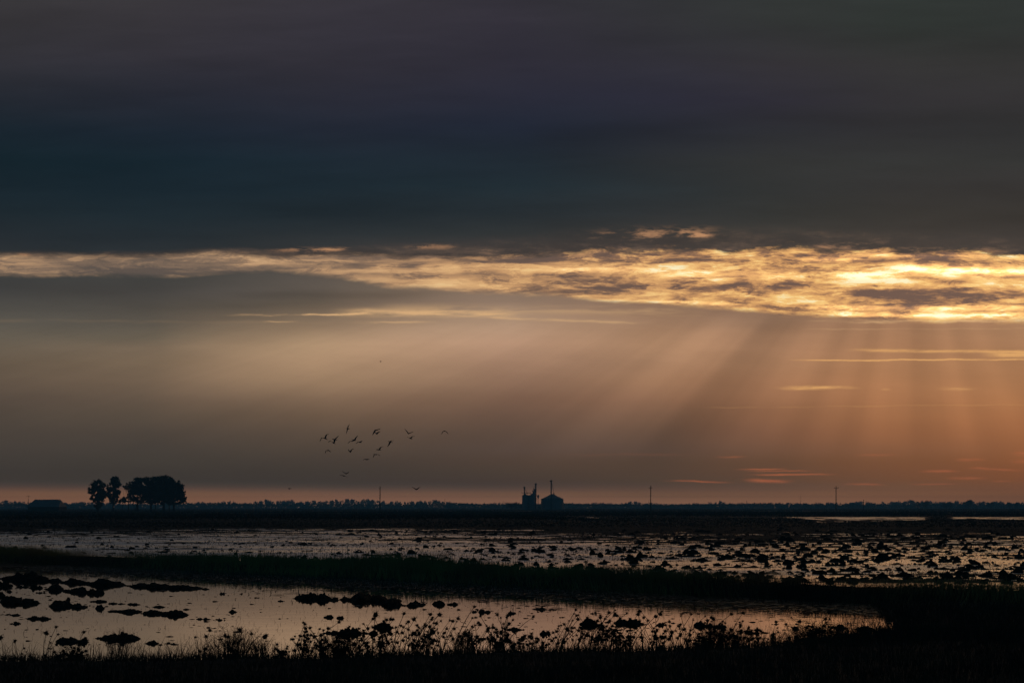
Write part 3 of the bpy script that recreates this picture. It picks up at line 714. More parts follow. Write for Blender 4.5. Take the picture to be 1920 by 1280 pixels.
def plant_proto(seed, H, nst, spread, branch):
    """returns (stem mesh, [head positions])"""
    r = random.Random(seed); mb = MB(); hp = []
    for q in range(nst):
        az = r.gauss(0, .6) if nst == 2 and r.random() < .75 else r.uniform(0, 6.283); ln = r.uniform(.3, 1.) * spread; hh = H * r.uniform(.6, 1.)
        dirx, diry = math.cos(az) * ln * hh, math.sin(az) * ln * hh * .5; pts = []
        for i in range(7):
            t = i / 6; pts.append((dirx * t ** 1.6 + r.gauss(0, .004), diry * t ** 1.6, hh * (t - .12 * ln * t * t) - .03))
        mb.tube(pts, [.0085 - .0045 * i / 6 for i in range(7)], 5); hp.append(pts[-1])
        for b in range(branch):
            i = r.choice([2, 3, 4, 5]); p0 = Vector(pts[i]); az2 = r.uniform(0, 6.283); l2 = hh * r.uniform(.15, .35)
            e = p0 + Vector((math.cos(az2) * .7, math.sin(az2) * .35, r.uniform(.35, .9))) * l2; mid = (p0 + e) / 2 + Vector((0, 0, -.02))
            mb.tube([p0, mid, e], [.0050, .0042, .003], 4); hp.append(tuple(e))
            if r.random() < .6:      # a dry drooping leaf
                lv = p0 + Vector((math.cos(az2 + 2) * .07, math.sin(az2 + 2) * .03, -.02)); mb.tube([p0, (p0 + lv) / 2 + Vector((0, 0, .015)), lv], [.001, .008, .001], 4)
    me = mesh('stem', mb.v, mb.f); me.materials.append(M['stem']); return me, hp
P = dict(tall=[plant_proto(200 + i, .80, 1, .22, 1) for i in range(4)], lean=[plant_proto(220 + i, .80, 2, .8, 1) for i in range(4)],
         bushy=[plant_proto(240 + i, .42, 4, .8, 2) for i in range(5)], dense=[plant_proto(260 + i, .66, 3, .5, 2) for i in range(4)])
pgroups = {'left': 'thistles at the left end of the near shore', 'cleft': 'thistles crowding the near shore left of centre', 'mid': 'thistles at the open middle of the near shore', 'cright': 'thistles crowding the near shore right of centre', 'right': 'thistles toward the right end of the near shore'}
plabel = {
 'left': {'tall': 'straight dry thistle with a single spiny head at the left end of the shore', 'lean': 'leaning dry thistle with arching stems at the left end of the shore', 'bushy': 'low branching dry thistle at the left end of the shore', 'dense': 'upright many-headed dry thistle at the left end of the shore'},
 'cleft': {'tall': 'straight single-stemmed thistle in the thick stand left of centre', 'lean': 'leaning thistle with two arching stems in the stand left of centre', 'bushy': 'low bushy thistle in the thick stand left of centre', 'dense': 'tall many-headed thistle in the thick stand left of centre'},
 'mid': {'tall': 'slender single thistle before the open water at mid-shore', 'lean': 'leaning thistle with two stems before the open water at mid-shore', 'bushy': 'low bushy thistle before the open water at mid-shore', 'dense': 'many-headed thistle before the open water at mid-shore'},
 'cright': {'tall': 'straight single-stemmed thistle in the dense thicket right of centre', 'lean': 'arching thistle in the dense thicket right of centre', 'bushy': 'low tangled thistle in the dense thicket right of centre', 'dense': 'tall many-headed thistle in the dense thicket right of centre'},
 'right': {'tall': 'single thin thistle among reeds near the right end of the pool', 'lean': 'leaning thistle among reeds near the right end of the pool', 'bushy': 'low thistle among reeds near the right end of the pool', 'dense': 'many-headed thistle among reeds near the right end of the pool'}}
plants = []
for px, top, kind in [(7,1180,'tall'),(33,1186,'tall'),(49,1184,'tall'),(80,1168,'tall'),(84,1156,'lean'),(98,1197,'tall'),(20,1205,'bushy'),(60,1207,'dense'),(86,1205,'bushy'),(98,1210,'bushy')]:
    plants.append((px, kind, 'left', (1236 - top) / 96))
rp = random.Random(31)
def group(n, a, b, key, kinds, lo, hi):
    for i in range(n): plants.append((rp.uniform(a, b), rp.choice(kinds), key, rp.uniform(lo, hi)))
group(6, 110, 330, 'left', ['bushy', 'lean'], .5, .8); group(8, 340, 540, 'cleft', ['bushy', 'tall', 'lean'], .5, .85)
group(24, 555, 835, 'cleft', ['dense', 'bushy', 'lean', 'lean'], .6, 1.05); group(26, 680, 830, 'cleft', ['tall', 'tall', 'lean'], .8, 1.2); group(8, 560, 680, 'cleft', ['tall', 'lean'], .6, 1.); group(6, 560, 700, 'cleft', ['bushy'], 1., 1.2)
group(14, 850, 945, 'mid', ['bushy', 'dense', 'lean'], .7, 1.25); group(5, 940, 1020, 'mid', ['tall', 'bushy'], .5, .9)
group(24, 1030, 1185, 'cright', ['bushy', 'dense', 'lean', 'lean'], .7, 1.1); group(13, 1200, 1290, 'cright', ['tall', 'dense', 'lean', 'bushy'], .6, 1.15); group(10, 1040, 1200, 'cright', ['tall', 'lean'], .8, 1.1); group(6, 340, 560, 'cleft', ['tall', 'lean'], .5, .8)
group(22, 1300, 1420, 'cright', ['bushy', 'dense', 'dense', 'lean'], .6, 1.05); group(16, 1420, 1600, 'right', ['bushy', 'tall', 'lean'], .35, .8)
th = []
for i, (px, kind, key, sc) in enumerate(plants):
    Y = float(np.interp(px, [0,700,1300,1560,1700], [17.75,18.2,19.2,20.3,21.5])) + rp.uniform(-.75, .25); x = gx(px, Y)
    Y = min(Y, float(near_shore(np.array([x]))[0]) + .1); z = float(height(np.array([x]), np.array([Y]))[0])
    me, hp = P[kind][rp.randrange(len(P[kind]))]
    o = empty('thistle', (x, Y, z), plabel[key][kind], 'thistle', pgroups[key]); o.scale = (sc,) * 3; o.rotation_euler.z = (rp.choice([0, math.pi]) if kind != 'lean' or rp.random() < .25 else 0) + rp.uniform(-.4, .4)
    link('stem', me, parent=o); th.append((o, (key, kind)))
    for k, hq in enumerate(hp):
        c = link('seed_head', heads[(i + k) % 5], parent=o, loc=hq); q = rp.uniform(.6, 1.3) * (1.15 if kind == 'tall' else .95) / max(.7, sc); c.scale = (q,) * 3; c.rotation_euler = (rp.uniform(-.4, .4), rp.uniform(-.4, .4), rp.uniform(0, 6))
zone = dict(left='at the left end of the shore', cleft='in the stand left of centre', mid='at the open middle of the shore', cright='in the thicket right of centre', right='among the reeds at right')
look = dict(tall='straight single thistle', lean='leaning two-stemmed thistle', bushy='low bushy thistle', dense='upright many-headed thistle')
number_left_to_right(th, lambda k, n: '%s %s from the left %s' % (n, look[k[1]], zone[k[0]]))
# brushy shrubs of fine twigs
def shrub(px, dy, wid, hgt, n, lab, seed, m):
    r = random.Random(seed); Y = float(np.interp(px, [0,700,1300,1560,1700], [17.9,18.3,19.3,20.5,21.5])) + dy; x = gx(px, Y); z = max(0, float(height(np.array([x]), np.array([Y]))[0]))
    mb = MB(); mf = mb
    for i in range(n):
        bx = r.gauss(0, wid * .35); tx = bx * 1.6 + r.gauss(0, wid * .25); h_ = hgt * r.uniform(.45, 1.) * math.exp(-(bx / wid) ** 2 * .8); p0 = Vector((bx, r.gauss(0, .08), -.03)); p2 = Vector((tx, r.gauss(0, .12), h_)); p1 = (p0 + p2) / 2 + Vector((r.gauss(0, .02), 0, h_ * .1))
        mb.tube([p0, p1, p2], [.004, .003, .0012], 4)
        for q in range(7):
            t = r.uniform(.35, 1); b = p0.lerp(p2, t); e = b + Vector((r.gauss(0, .045), r.gauss(0, .03), r.uniform(.01, .08))); mf.tube([b, e], [.0022, .001], 3)
    tag(mb.build('dry_shrub', m, None, loc=(x, Y, z)), lab, 'shrub', 'dry shrubs along the near shore')
shrub(440, 0, .42, .50, 110, 'reddish dry bush standing tallest above the shore left of centre', 1, M['twig'])
shrub(222, .3, .25, .42, 45, 'wispy brown bush in front of the biggest brown mud island', 2, M['twig'])
shrub(490, 0, .25, .28, 40, 'small brown bush right beside the tallest reddish bush', 3, M['twig'])
shrub(868, 0, .22, .38, 60, 'brown feathery bush at the left of the open middle of the shore', 4, M['twig'])
shrub(640, .1, .40, .40, 90, 'dark bushy mass growing over the thistle-covered mound', 5, M['stem'])
shrub(1345, 0, .5, .42, 100, 'dark bush in front of the large weedy mud mound', 6, M['stem'])
shrub(1530, .1, .55, .30, 110, 'thin reddish reeds fringing the right tip of the pool', 7, M['twig'])

# ================================================================== trees
def crown_mesh(lobes, nf, size, seed, name='crown'):
    """lobes: (x,y,z,rx,ry,rz); leaf clumps as small tilted quads scattered through each lobe, denser on a few inner clusters"""
    r = np.random.default_rng(seed); vol = np.array([l[3] * l[5] for l in lobes]); vol = vol / vol.sum(); V_, n_ = [], 0; nf = int(nf * 1.25)
    for l, q in zip(lobes, vol):
        n = int(nf * q); k = max(4, int(n / 26))
        cd = r.normal(size=(k, 3)); cd /= np.linalg.norm(cd, axis=1)[:, None]; cr = r.uniform(.25, 1., k) ** .45
        cc = cd * cr[:, None]; idx = r.integers(0, k, n)
        p = cc[idx] + r.normal(0, .115, (n, 3)); p = p * np.array(l[3:6]) + np.array(l[:3])
        a = r.normal(size=(n, 3)); a /= np.linalg.norm(a, axis=1)[:, None]; b = np.cross(a, r.normal(size=(n, 3))); b /= np.linalg.norm(b, axis=1)[:, None]
        s = size * r.uniform(.5, 1.3, n)[:, None]
        V_.append(np.stack([p - a * s, p - b * s * .6, p + a * s, p + b * s * .6], 1).reshape(-1, 3)); n_ += n
    return fast_mesh(name, np.concatenate(V_), np.arange(n_ * 4).reshape(-1, 4))
def trunk_mb(h, r0, limbs, seed, base=(0, 0), lean=0.):
    r = random.Random(seed); mb = MB(); bx, by = base
    mb.tube([(bx, by, -.5), (bx + lean * .3, by, h * .35), (bx + lean, by, h)], [r0 * 1.25, r0 * .85, r0 * .45], 8)
    for (lx, ly, lz) in limbs:
        t = r.uniform(.45, .85); s = Vector((bx + lean * t, by, h * t)); e = Vector((lx, ly, lz)); mb.tube([s, (s + e) / 2 + Vector((0, 0, .3)), e], [r0 * .45, r0 * .3, r0 * .12], 6)
    return mb
def big_tree(px, Y, lab, lobes_px, trunks, nf, size, seed):
    """lobes in photo pixels (px, py, rx, ry) at distance Y"""
    k = Y / F; cx = gx(px, Y); o = empty('tree', (cx, Y, .3), lab, 'tree', 'old trees in the big clump at left')
    lobes = []
    rr = random.Random(seed)
    for (lx, ly, rx, ry) in lobes_px: lobes.append((gx(lx, Y) - cx, rr.uniform(-.3, .3) * rx * k, gz(ly, Y) - .3, rx * k, rx * k * .9, ry * k))
    link('crown', crown_mesh(lobes, nf, size, seed), M['leaf'], o)
    for (tx, ttop, r0, ln) in trunks:
        trunk_mb(gz(ttop, Y) - .3, r0, [(l[0], l[1], l[2]) for l in lobes[:4]], seed + 1, (gx(tx, Y) - cx, 0), ln).build('trunk', M['bark'], o)
big_tree(183, 452, 'separate round-headed tree at the left end of the big clump', [(185,909,13,9.5),(181,922,14,9),(190,927,11,8),(172,919,7,6),(184,938,11,6),(176,932,8,5),(184,948,8,6)], [(184,912,.35,0)], 5200, .36, 1)
big_tree(213, 458, 'tall narrow tree with two stacked crowns, second from the left of the clump', [(215,901,9.5,8),(217,908,9,7),(211,921,10,9),(220,924,8,8),(204,912,4,8),(213,937,9,7),(206,932,6,5)], [(212,905,.3,.3)], 4200, .34, 2)
big_tree(240, 455, 'thin straggly tree with a slender straight trunk in the gap of the clump', [(239,912,5,6),(246,916,8,8),(233,914,5,4),(240,936,11,6),(228,938,9,5),(246,928,8,8)], [(241,914,.2,0),(229,936,.12,.4),(252,930,.15,-.5)], 2600, .3, 3)
big_tree(258, 462, 'broad flat-topped tree just right of the gap in the clump', [(256,904,10,9),(265,902,10,8),(254,918,12,10),(268,920,11,12),(248,906,5,5),(262,936,13,7)], [(258,912,.4,0),(254,935,.2,.8)], 5600, .36, 4)
big_tree(283, 450, 'dense flat-topped tree in the middle of the clump', [(280,902,11,8),(292,902,11,9),(282,916,13,12),(294,922,12,12),(286,936,14,8),(276,928,9,9)], [(283,905,.45,0),(290,930,.2,1.)], 6800, .36, 5)
big_tree(306, 446, 'tallest domed tree at the summit of the clump', [(303,902,12,10),(312,899,10,8),(306,914,15,13),(314,924,14,14),(304,936,13,9)], [(307,905,.5,0)], 7500, .36, 6)
big_tree(328, 449, 'wide tree sloping down to the right end of the clump', [(326,906,13,10),(334,914,11,10),(326,922,17,13),(338,928,10,11),(343,935,7,6),(330,938,17,7),(320,940,10,7),(346,942,4,2.5)], [(326,910,.45,0),(318,936,.2,-.5)], 8200, .36, 7)

# the treeline along the horizon, two depths
def tree_kind(seed, shape):
    r = random.Random(seed); lobes = []
    for i in range(r.choice([3, 4, 5])):
        if shape == 'round': lobes.append((r.uniform(-.42, .42), r.uniform(-.3, .3), r.uniform(.45, .75), r.uniform(.26, .42), r.uniform(.26, .4), r.uniform(.18, .27)))
        elif shape == 'wide': lobes.append((r.uniform(-.8, .8), r.uniform(-.3, .3), r.uniform(.45, .72), r.uniform(.30, .5), r.uniform(.3, .4), r.uniform(.2, .28)))
        elif shape == 'low': lobes.append((r.uniform(-1., 1.), r.uniform(-.3, .3), r.uniform(.35, .6), r.uniform(.35, .6), r.uniform(.3, .4), r.uniform(.25, .4)))
        else: lobes.append((r.uniform(-.18, .18), r.uniform(-.15, .15), .35 + .18 * i, r.uniform(.15, .24), r.uniform(.15, .22), r.uniform(.16, .24)))
    lobes.append((0, 0, .30, .35 if shape != 'tall' else .16, .25, .25))
    cr = crown_mesh(lobes, 2600, .045, seed)
    co = np.zeros(len(cr.vertices) * 3, dtype=np.float32); cr.vertices.foreach_get('co', co); co[2::3] *= 1 / np.percentile(co[2::3], 99.); cr.vertices.foreach_set('co', co); cr.update(); cr.materials.append(M['leaf'])
    tr = MB(); tr.tube([(0, 0, -.03), (0.01, 0, .3), (0, 0, .6)], [.045, .032, .02], 6)
    for i in range(3): l = lobes[i]; tr.tube([(0, 0, .3), ((l[0]) * .5, l[1] * .5, l[2] * .75), l[:3]], [.02, .014, .006], 5)
    tm = mesh('trunk', tr.v, tr.f); tm.materials.append(M['bark']); return cr, tm
KN = {k: [tree_kind(300 + 10 * j + i, k) for i in range(4)] for j, k in enumerate(['round', 'wide', 'tall', 'low'])}
prof = [(-40,938),(0,939),(25,938),(45,941),(115,940),(130,942),(150,941),(165,941),(345,943),(372,941),(400,941),(425,939),(445,942),(480,941),(492,937),(505,936),(515,939),(527,939),(545,936),(560,941),(575,939),(590,936),(604,940),(618,938),(640,935.5),(665,935.5),(680,935),(697,935.5),(712,937),(722,942),(740,938),(756,941),(775,939),(790,939),(812,937),(828,939),(850,942),(880,943),(910,943.5),(950,942),(962,941),(975,944),(1062,941),(1073,941),(1080,944),(1098,943),(1118,942),(1140,942),(1160,943),(1184,940),(1202,941.5),(1215,942),(1235,943.5),(1255,945),(1275,943.5),(1293,942.5),(1310,944),(1350,939),(1365,943),(1390,942),(1410,944),(1450,942),(1468,942.5),(1490,943),(1510,943),(1540,942),(1563,940.5),(1575,945),(1593,942),(1610,940),(1625,940),(1645,944),(1660,940.5),(1675,939.5),(1690,939.5),(1708,937),(1725,939),(1745,938.5),(1765,940),(1790,939.5),(1812,938),(1840,940),(1862,940.5),(1878,938.5),(1895,941),(1925,940),(1960,941)]
words = {'round': 'round-headed', 'wide': 'broad spreading', 'tall': 'narrow upright', 'low': 'low bushy'}
def where(px):
    for a, t in [(50, 'left of the barn'), (165, 'between barn and big tree clump'), (350, 'behind the big tree clump'), (570, 'just right of the big tree clump'), (712, 'left of the centre-left pole'), (860, 'right of the centre-left pole'), (980, 'leading up to the grain elevator'), (1216, 'between grain bin and middle pole'), (1400, 'just right of the middle pole'), (1566, 'left of the right-hand pole'), (1720, 'just right of the right-hand pole'), (9999, 'at the right end of the horizon')]:
        if px < a: return t
rt = random.Random(17); px = -30.; dt = []
while px < 1960:
    Y = rt.uniform(1950, 2350); top = float(np.interp(px, *zip(*prof))) + rt.uniform(-.6, 1.4); Ht = gz(top, Y) - .5
    kind = rt.choice(['round', 'round', 'wide', 'wide', 'tall', 'low']) if top < 942 else rt.choice(['round', 'wide', 'low', 'low'])
    if 560 < px < 720 or 1650 < px < 1910: kind = rt.choice(['round', 'wide'])
    cr, tm = KN[kind][rt.randrange(4)]; hs = Ht
    wpx = {'round': 11, 'wide': 15, 'tall': 6, 'low': 18}[kind] * rt.uniform(.8, 1.2) * (1. if top < 940 else .8)
    ws = wpx / F * Y / {'round': 1.3, 'wide': 2., 'tall': .6, 'low': 2.6}[kind]
    o = empty('distant_tree', (gx(px, Y), Y, .4), 'hazy %s tree on the horizon %s' % (words[kind], where(px)), 'tree', 'trees along the horizon'); o.scale = (ws, ws, hs); o.rotation_euler.z = rt.choice([0, math.pi]) + rt.uniform(-.3, .3)
    link('crown', cr, parent=o); link('trunk', tm, parent=o); dt.append((o, (kind, where(px))))
    px += wpx * rt.uniform(.62, .95)
number_left_to_right(dt, lambda k, n: '%s hazy %s tree from the left, %s' % (n, words[k[0]], k[1]))
# darker nearer trees at the right and around the elevator
for px, top, w, kind, Y, lab in [(1722,940,13,'wide',1250,'dark broad tree standing nearer than the pale treeline, first of the dark ones at right'),(1736,938.5,12,'round',1230,'dark round tree joined to the broad dark one right of the short pole'),
    (1771,942,13,'low',1260,'low dark tree in the middle of the dark group at right'),(1781,941,10,'round',1240,'dark round bush right beside the low dark tree'),(1816,937,15,'round',1220,'tallest dark tree near the right end of the horizon'),(1857,941,12,'round',1300,'dark round tree between the tallest dark tree and the frame edge'),
    (1893,942,11,'wide',1250,'dark spreading tree second from the right frame edge'),(1906,941.5,9,'tall',1240,'narrow dark tree nearest the right frame edge'),
    (957,942,16,'low',1000,'dark mounded tree left of the grain elevator'),(967,941.5,12,'round',1000,'dark round tree touching the dark mounded one'),(975,944,10,'low',980,'low dark bush at the foot of the grain elevator'),(1012,948,9,'low',900,'low bush in the gap between grain elevator and round bin'),(1300,943.5,9,'round',1500,'small dark round tree standing alone right of the middle pole')]:
    cr, tm = KN[kind][rt.randrange(4)]; Ht = gz(top, Y) - .3; ws = w / F * Y / {'round': 1.3, 'wide': 2., 'tall': .6, 'low': 2.6}[kind]
    o = empty('dark_tree', (gx(px, Y), Y, .2), lab, 'tree', 'dark nearer trees before the treeline'); o.scale = (ws, ws, Ht); link('crown', cr, parent=o); link('trunk', tm, parent=o)
# low continuous brush at the foot of the treeline
def brush(n, Y0, Y1, hlo, hhi, s, seed):
    r = np.random.default_rng(seed); y = r.uniform(Y0, Y1, n); x = r.uniform(-.54, .54, n) * y
    h = hlo + (hhi - hlo) * vfbm(x * .012, y * .004, seed, 4); z = r.random(n) * h + .2; p = np.stack([x, y, z], 1)
    a = r.normal(size=(n, 3)); a[:, 2] *= .5; a /= np.linalg.norm(a, axis=1)[:, None]; b = np.cross(a, r.normal(size=(n, 3))); b /= np.linalg.norm(b, axis=1)[:, None]; q = s * r.uniform(.5, 1.3, n)[:, None]
    return np.stack([p - a * q, p - b * q * .7, p + a * q, p + b * q * .7], 1).reshape(-1, 3), np.arange(n * 4).reshape(-1, 4)
v, f = brush(36000, 1400, 1900, 3.5, 9.5, 1.4, 5); stuff('distant_brush', 'continuous low hazy brush at the foot of the treeline', 'brush', v, f, M['leaf'])
v, f = brush(40000, 600, 1100, .1, 1.1, .35, 6); stuff('field_hedge', 'low dark hedge and weeds where the far fields meet the mist', 'hedge', v, f, M['drygrass'])

# ================================================================== barn
Y = 520; k = Y / F; cx = gx(80, Y)
o = empty('barn', (cx, Y, .35), 'long low barn with pale sheet roof in the fields at far left', 'barn')
X0, X1 = gx(50.5, Y) - cx, gx(110.5, Y) - cx; r0, r1 = gx(56, Y) - cx, gx(105.5, Y) - cx; zr = gz(936.5, Y) - .35; ze = gz(949.5, Y) - .35; D = 10.
mb = MB(); mb.box(X0 + .25, X1 - .25, .25, D - .25, -.4, ze + .02); mb.build('wall', M['wall'], o)
mb = MB(); t = .12
mb.add([(X0,0,ze),(X1,0,ze),(X1,D,ze),(X0,D,ze),(r0,D*.5,zr),(r1,D*.5,zr),(X0,0,ze-t),(X1,0,ze-t),(X1,D,ze-t),(X0,D,ze-t)], [(0,1,5,4),(1,2,5),(2,3,4,5),(3,0,4),(0,6,7,1),(1,7,8,2),(2,8,9,3),(3,9,6,0),(6,9,8,7)]); rf = mb.build('roof', M['roof'], o)
mb = MB(); mb.tube([(r0 + .05, D*.5, zr + .06), (r1 - .05, D*.5, zr + .06)], .1, 6); mb.build('ridge_cap', M['roof'], rf)
for dx0 in (-5.2, 3.6):
    mb = MB(); mb.box(dx0, dx0 + 2.6, .17, .23, -.3, ze - .25); d = mb.build('door', M['timber'], o)
    mb = MB(); mb.tube([(dx0 + 2.2, .12, .9), (dx0 + 2.2, .12, 1.2)], .03, 5); mb.build('handle', M['steel'], d)

# ================================================================== grain elevator and bins
Y = 800; k = Y / F
def silo(parent, px0, px1, eave, top, dy=0., name='silo'):
    c = gx((px0 + px1) / 2, Y) - parent.location.x; r_ = (px1 - px0) / 2 * k; ze, zt = gz(eave, Y) - .3, gz(top, Y) - .3
    mb = MB(); prof_ = [(r_, -.5)]; nb = 9
    for i in range(1, nb): z = ze * i / nb; prof_ += [(r_, z - .06), (r_ + .05, z), (r_, z + .06)]
    prof_ += [(r_, ze)]; mb.lathe(c, dy, prof_, 36); w = mb.build(name, M['metal'], parent, False)
    mb = MB(); mb.lathe(c, dy, [(r_ + .12, ze + .003), (r_ + .12, ze + .08), (r_ * .5, ze + (zt - ze) * .52), (max(.25, r_ * .12), zt), (.2, zt + .1)], 36); mb.build('roof', M['roof'], w if name == 'silo' else parent, False)
    return c, dy, r_, ze, zt
o = empty('grain_elevator', (gx(992, Y), Y, .3), 'tall grain elevator of clustered silos and two bucket legs left of the round bin', 'grain elevator')
ox = o.location.x; lx = lambda p: gx(p, Y) - ox; lz = lambda p: gz(p, Y) - .3
silo(o, 979, 990.5, 928.5, 925.5); silo(o, 989, 999, 929, 927.5, .8); silo(o, 981, 987, 934, 932, -5.)
mb = MB(); mb.box(lx(995), lx(998.6), -2.6, 2., -.4, lz(925)); mb.box(lx(998.61), lx(1000.4), -2.2, 2., -.4, lz(920)); mb.box(lx(1000.41), lx(1003.2), -2., 1.8, -.4, lz(917.4)); hh = mb.build('head_house', M['metal'], o)
mb = MB(); mb.add([(lx(1000.2),-2.2,lz(917.38)),(lx(1003.4),-2.2,lz(917.38)),(lx(1003.4),2,lz(917.38)),(lx(1000.2),2,lz(917.38)),(lx(1001.6),-2.2,lz(915.4)),(lx(1001.6),2,lz(915.4))],[(0,4,1),(3,2,5),(0,3,5,4),(1,4,5,2),(0,1,2,3)]); mb.build('roof', M['roof'], hh)
for px_, tp, wl in ((983.2, 912, .42), (1004.6, 905.5, .48)):
    mb = MB(); x = lx(px_); mb.box(x - wl, x + wl, -.5, .5, -.4, lz(tp + 3)); b = mb.build('bucket_leg', M['steel'], o)
    mb = MB(); mb.lathe(x, 0, [(.45, lz(tp + 3) + .003), (.75, lz(tp + 2.4)), (.8, lz(tp + 1)), (.5, lz(tp))], 12); mb.build('leg_head', M['steel'], b)
mb = MB(); z = lz(924.3); mb.box(lx(978), lx(982.1), -.6, .6, z - .12, z + .12); mb.box(lx(984.3), lx(996), -.6, .6, z - .15, z + .15)
for i in range(8): x = lx(984.6 + i * 1.55); mb.tube([(x, -.6, z + .16), (x, -.6, z + 1.)], .05, 4)
mb.tube([(lx(984.4), -.6, z + 1.), (lx(995.8), -.6, z + 1.)], .05, 4); mb.tube([(lx(978.3), 0, z), (lx(978.3), 0, z + 1.3)], .08, 5); mb.build('catwalk', M['steel'], o)
for a, b in (((983.6, 914), (989.5, 926)), ((1004, 908), (998, 921))):
    mb = MB(); mb.tube([(lx(a[0]), .3, lz(a[1])), (lx(b[0]), .3, lz(b[1]))], .14, 6); mb.build('spout', M['steel'], o)
o = empty('loading_hopper', (gx(1009, Y), Y, .3), 'slim hopper tower with a rounded top in the gap between elevator and round bin', 'hopper'); ox = o.location.x
mb = MB(); mb.lathe(0, 0, [(.15, lz(933.5)), (.7, lz(931.5)), (.85, lz(929.5)), (.6, lz(928)), (.2, lz(927.4))], 14); mb.build('tank', M['metal'], o)
for sx in (-.45, .45):
    for sy in (-.45, .45): mb = MB(); mb.tube([(sx * 1.1, sy, -.4), (sx * .6, sy * .6, lz(932))], .12, 5); mb.build('leg', M['steel'], o)
mb = MB(); mb.box(-1.2, .1, -.3, .3, lz(934.6), lz(934)); mb.build('platform', M['steel'], o)
o = empty('grain_bin', (gx(1036.3, Y), Y, .3), 'wide round grain bin with a shallow cone roof and a tall loading leg', 'grain bin'); ox = o.location.x
silo(o, 1015, 1057.5, 935, 925.6, 9., 'wall')
mb = MB(); mb.lathe(lx(1039.4), 9., [(.5, lz(926.2)), (.45, lz(924.2)), (.2, lz(923.4))], 10); mb.build('vent', M['steel'], o)
mb = MB(); x = lx(1033.4); mb.box(x - .4, x + .4, -.9, -.1, -.4, lz(903)); b = mb.build('bucket_leg', M['steel'], o)
mb = MB(); mb.lathe(x, -.5, [(.42, lz(903) + .003), (.85, lz(902)), (.9, lz(900.8)), (.5, lz(899.8))], 12); mb.tube([(x, -.5, lz(901.3)), (x - 1.1, -.5, lz(902.2))], .2, 6); mb.build('leg_head', M['steel'], b)
mb = MB(); mb.tube([(lx(1034.2), -.5, lz(903.4)), (lx(1036.4), 2., lz(911)), (lx(1039.2), 8.6, lz(923.6))], .13, 6); mb.build('spout', M['steel'], o)
mb = MB()
for i in range(9): z = lz(952) + (lz(905) - lz(952)) * i / 8; mb.tube([(x - .4, -1., z), (x + .4, -1., z)], .05, 4)
mb.tube([(x - .4, -1., 0), (x - .4, -1., lz(905))], .05, 4); mb.tube([(x + .4, -1., 0), (x + .4, -1., lz(905))], .05, 4); mb.build('ladder', M['steel'], b)

# ================================================================== poles
def pole(px, top, Y, w, arm, lab, armz=4., grp='utility poles across the fields'):
    o = empty('utility_pole', (gx(px, Y), Y, .2), lab, 'utility pole', grp); h_ = gz(top, Y) - .2
    mb = MB(); mb.tube([(0, 0, -.4), (0, 0, h_ * .5), (.03, 0, h_)], [w, w * .85, w * .7], 8); mb.build('pole', M['timber'], o)
    if arm:
        za = h_ - armz / F * Y; mb = MB(); mb.box(arm[0], arm[1], -w - .13, -w - .01, za - .07, za + .07); a = mb.build('crossarm', M['timber'], o)
        for q in (arm[0] + .1, arm[1] - .1): mb = MB(); mb.lathe(q, -w - .07, [(.05, za + .073), (.09, za + .12), (.05, za + .2), (.08, za + .24), (.03, za + .3)], 8); mb.build('insulator', M['glass'], a)
        mb = MB(); mb.lathe(.03, 0, [(.06, h_), (.09, h_ + .08), (.04, h_ + .2)], 8); mb.build('insulator', M['glass'], o)
pole(712.6, 911.5, 400, .20, (-.40, .22), 'tall wooden pole standing alone at centre left', 4.5)
pole(1220, 910.5, 400, .19, (-.75, .55), 'tall wooden pole right of the grain bin')
pole(1567.5, 911, 400, .18, (-.85, .85), 'tall wooden pole with a short crossarm in the right third of the view', 3.5)
pole(53, 929, 620, .13, (-1.1, 1.1), 'short pole with a crossarm rising behind the barn roof', 1.)
pole(1619.3, 936, 700, .25, None, 'short plain pole right of the right-hand tall pole')
pole(241, 915, 440, .13, None, 'slender bare pole in front of the big tree clump')
for px_, tp, Y_, w_, l_ in [(834, 935, 1300, .35, 'tiny far pole above the treeline right of centre left'), (843.5, 939, 1300, .4, 'tiny stub pole beside the tiny far pole'), (437, 937, 1300, .25, 'tiny far pole right of the big tree clump'), (1216.5, 938, 1300, .3, 'faint far pole just left of the middle tall pole'), (1400, 938, 1400, .35, 'tiny far pole between the middle and right-hand tall poles'), (943.5, 939, 1300, .25, 'tiny far pole left of the dark mounded trees'), (622, 937.5, 1300, .2, 'tiny far pole left of the pole at centre left')]:
    pole(px_, tp, Y_, w_, None, l_)
o = empty('radio_mast', (gx(1501.3, 1500), 1500, .2), 'thin lattice mast fading into the haze left of the right-hand tall pole', 'mast')
h_ = gz(926.5, 1500) - .2; mb = MB()
for i in range(3): a = 2.094 * i; mb.tube([(.5 * math.cos(a), .5 * math.sin(a), -.3), (.22 * math.cos(a), .22 * math.sin(a), h_ * .85)], .07, 4)
for i in range(16):
    z = h_ * .85 * i / 16; q = .5 - .28 * i / 16; p_ = [(q * math.cos(2.094 * j), q * math.sin(2.094 * j), z) for j in range(3)]
    for j in range(3): mb.tube([p_[j], p_[(j + 1) % 3]], .04, 4)
mb.build('lattice', M['steel'], o); mb = MB(); mb.tube([(0, 0, h_ * .83), (0, 0, h_)], .1, 6); mb.build('antenna', M['steel'], o)

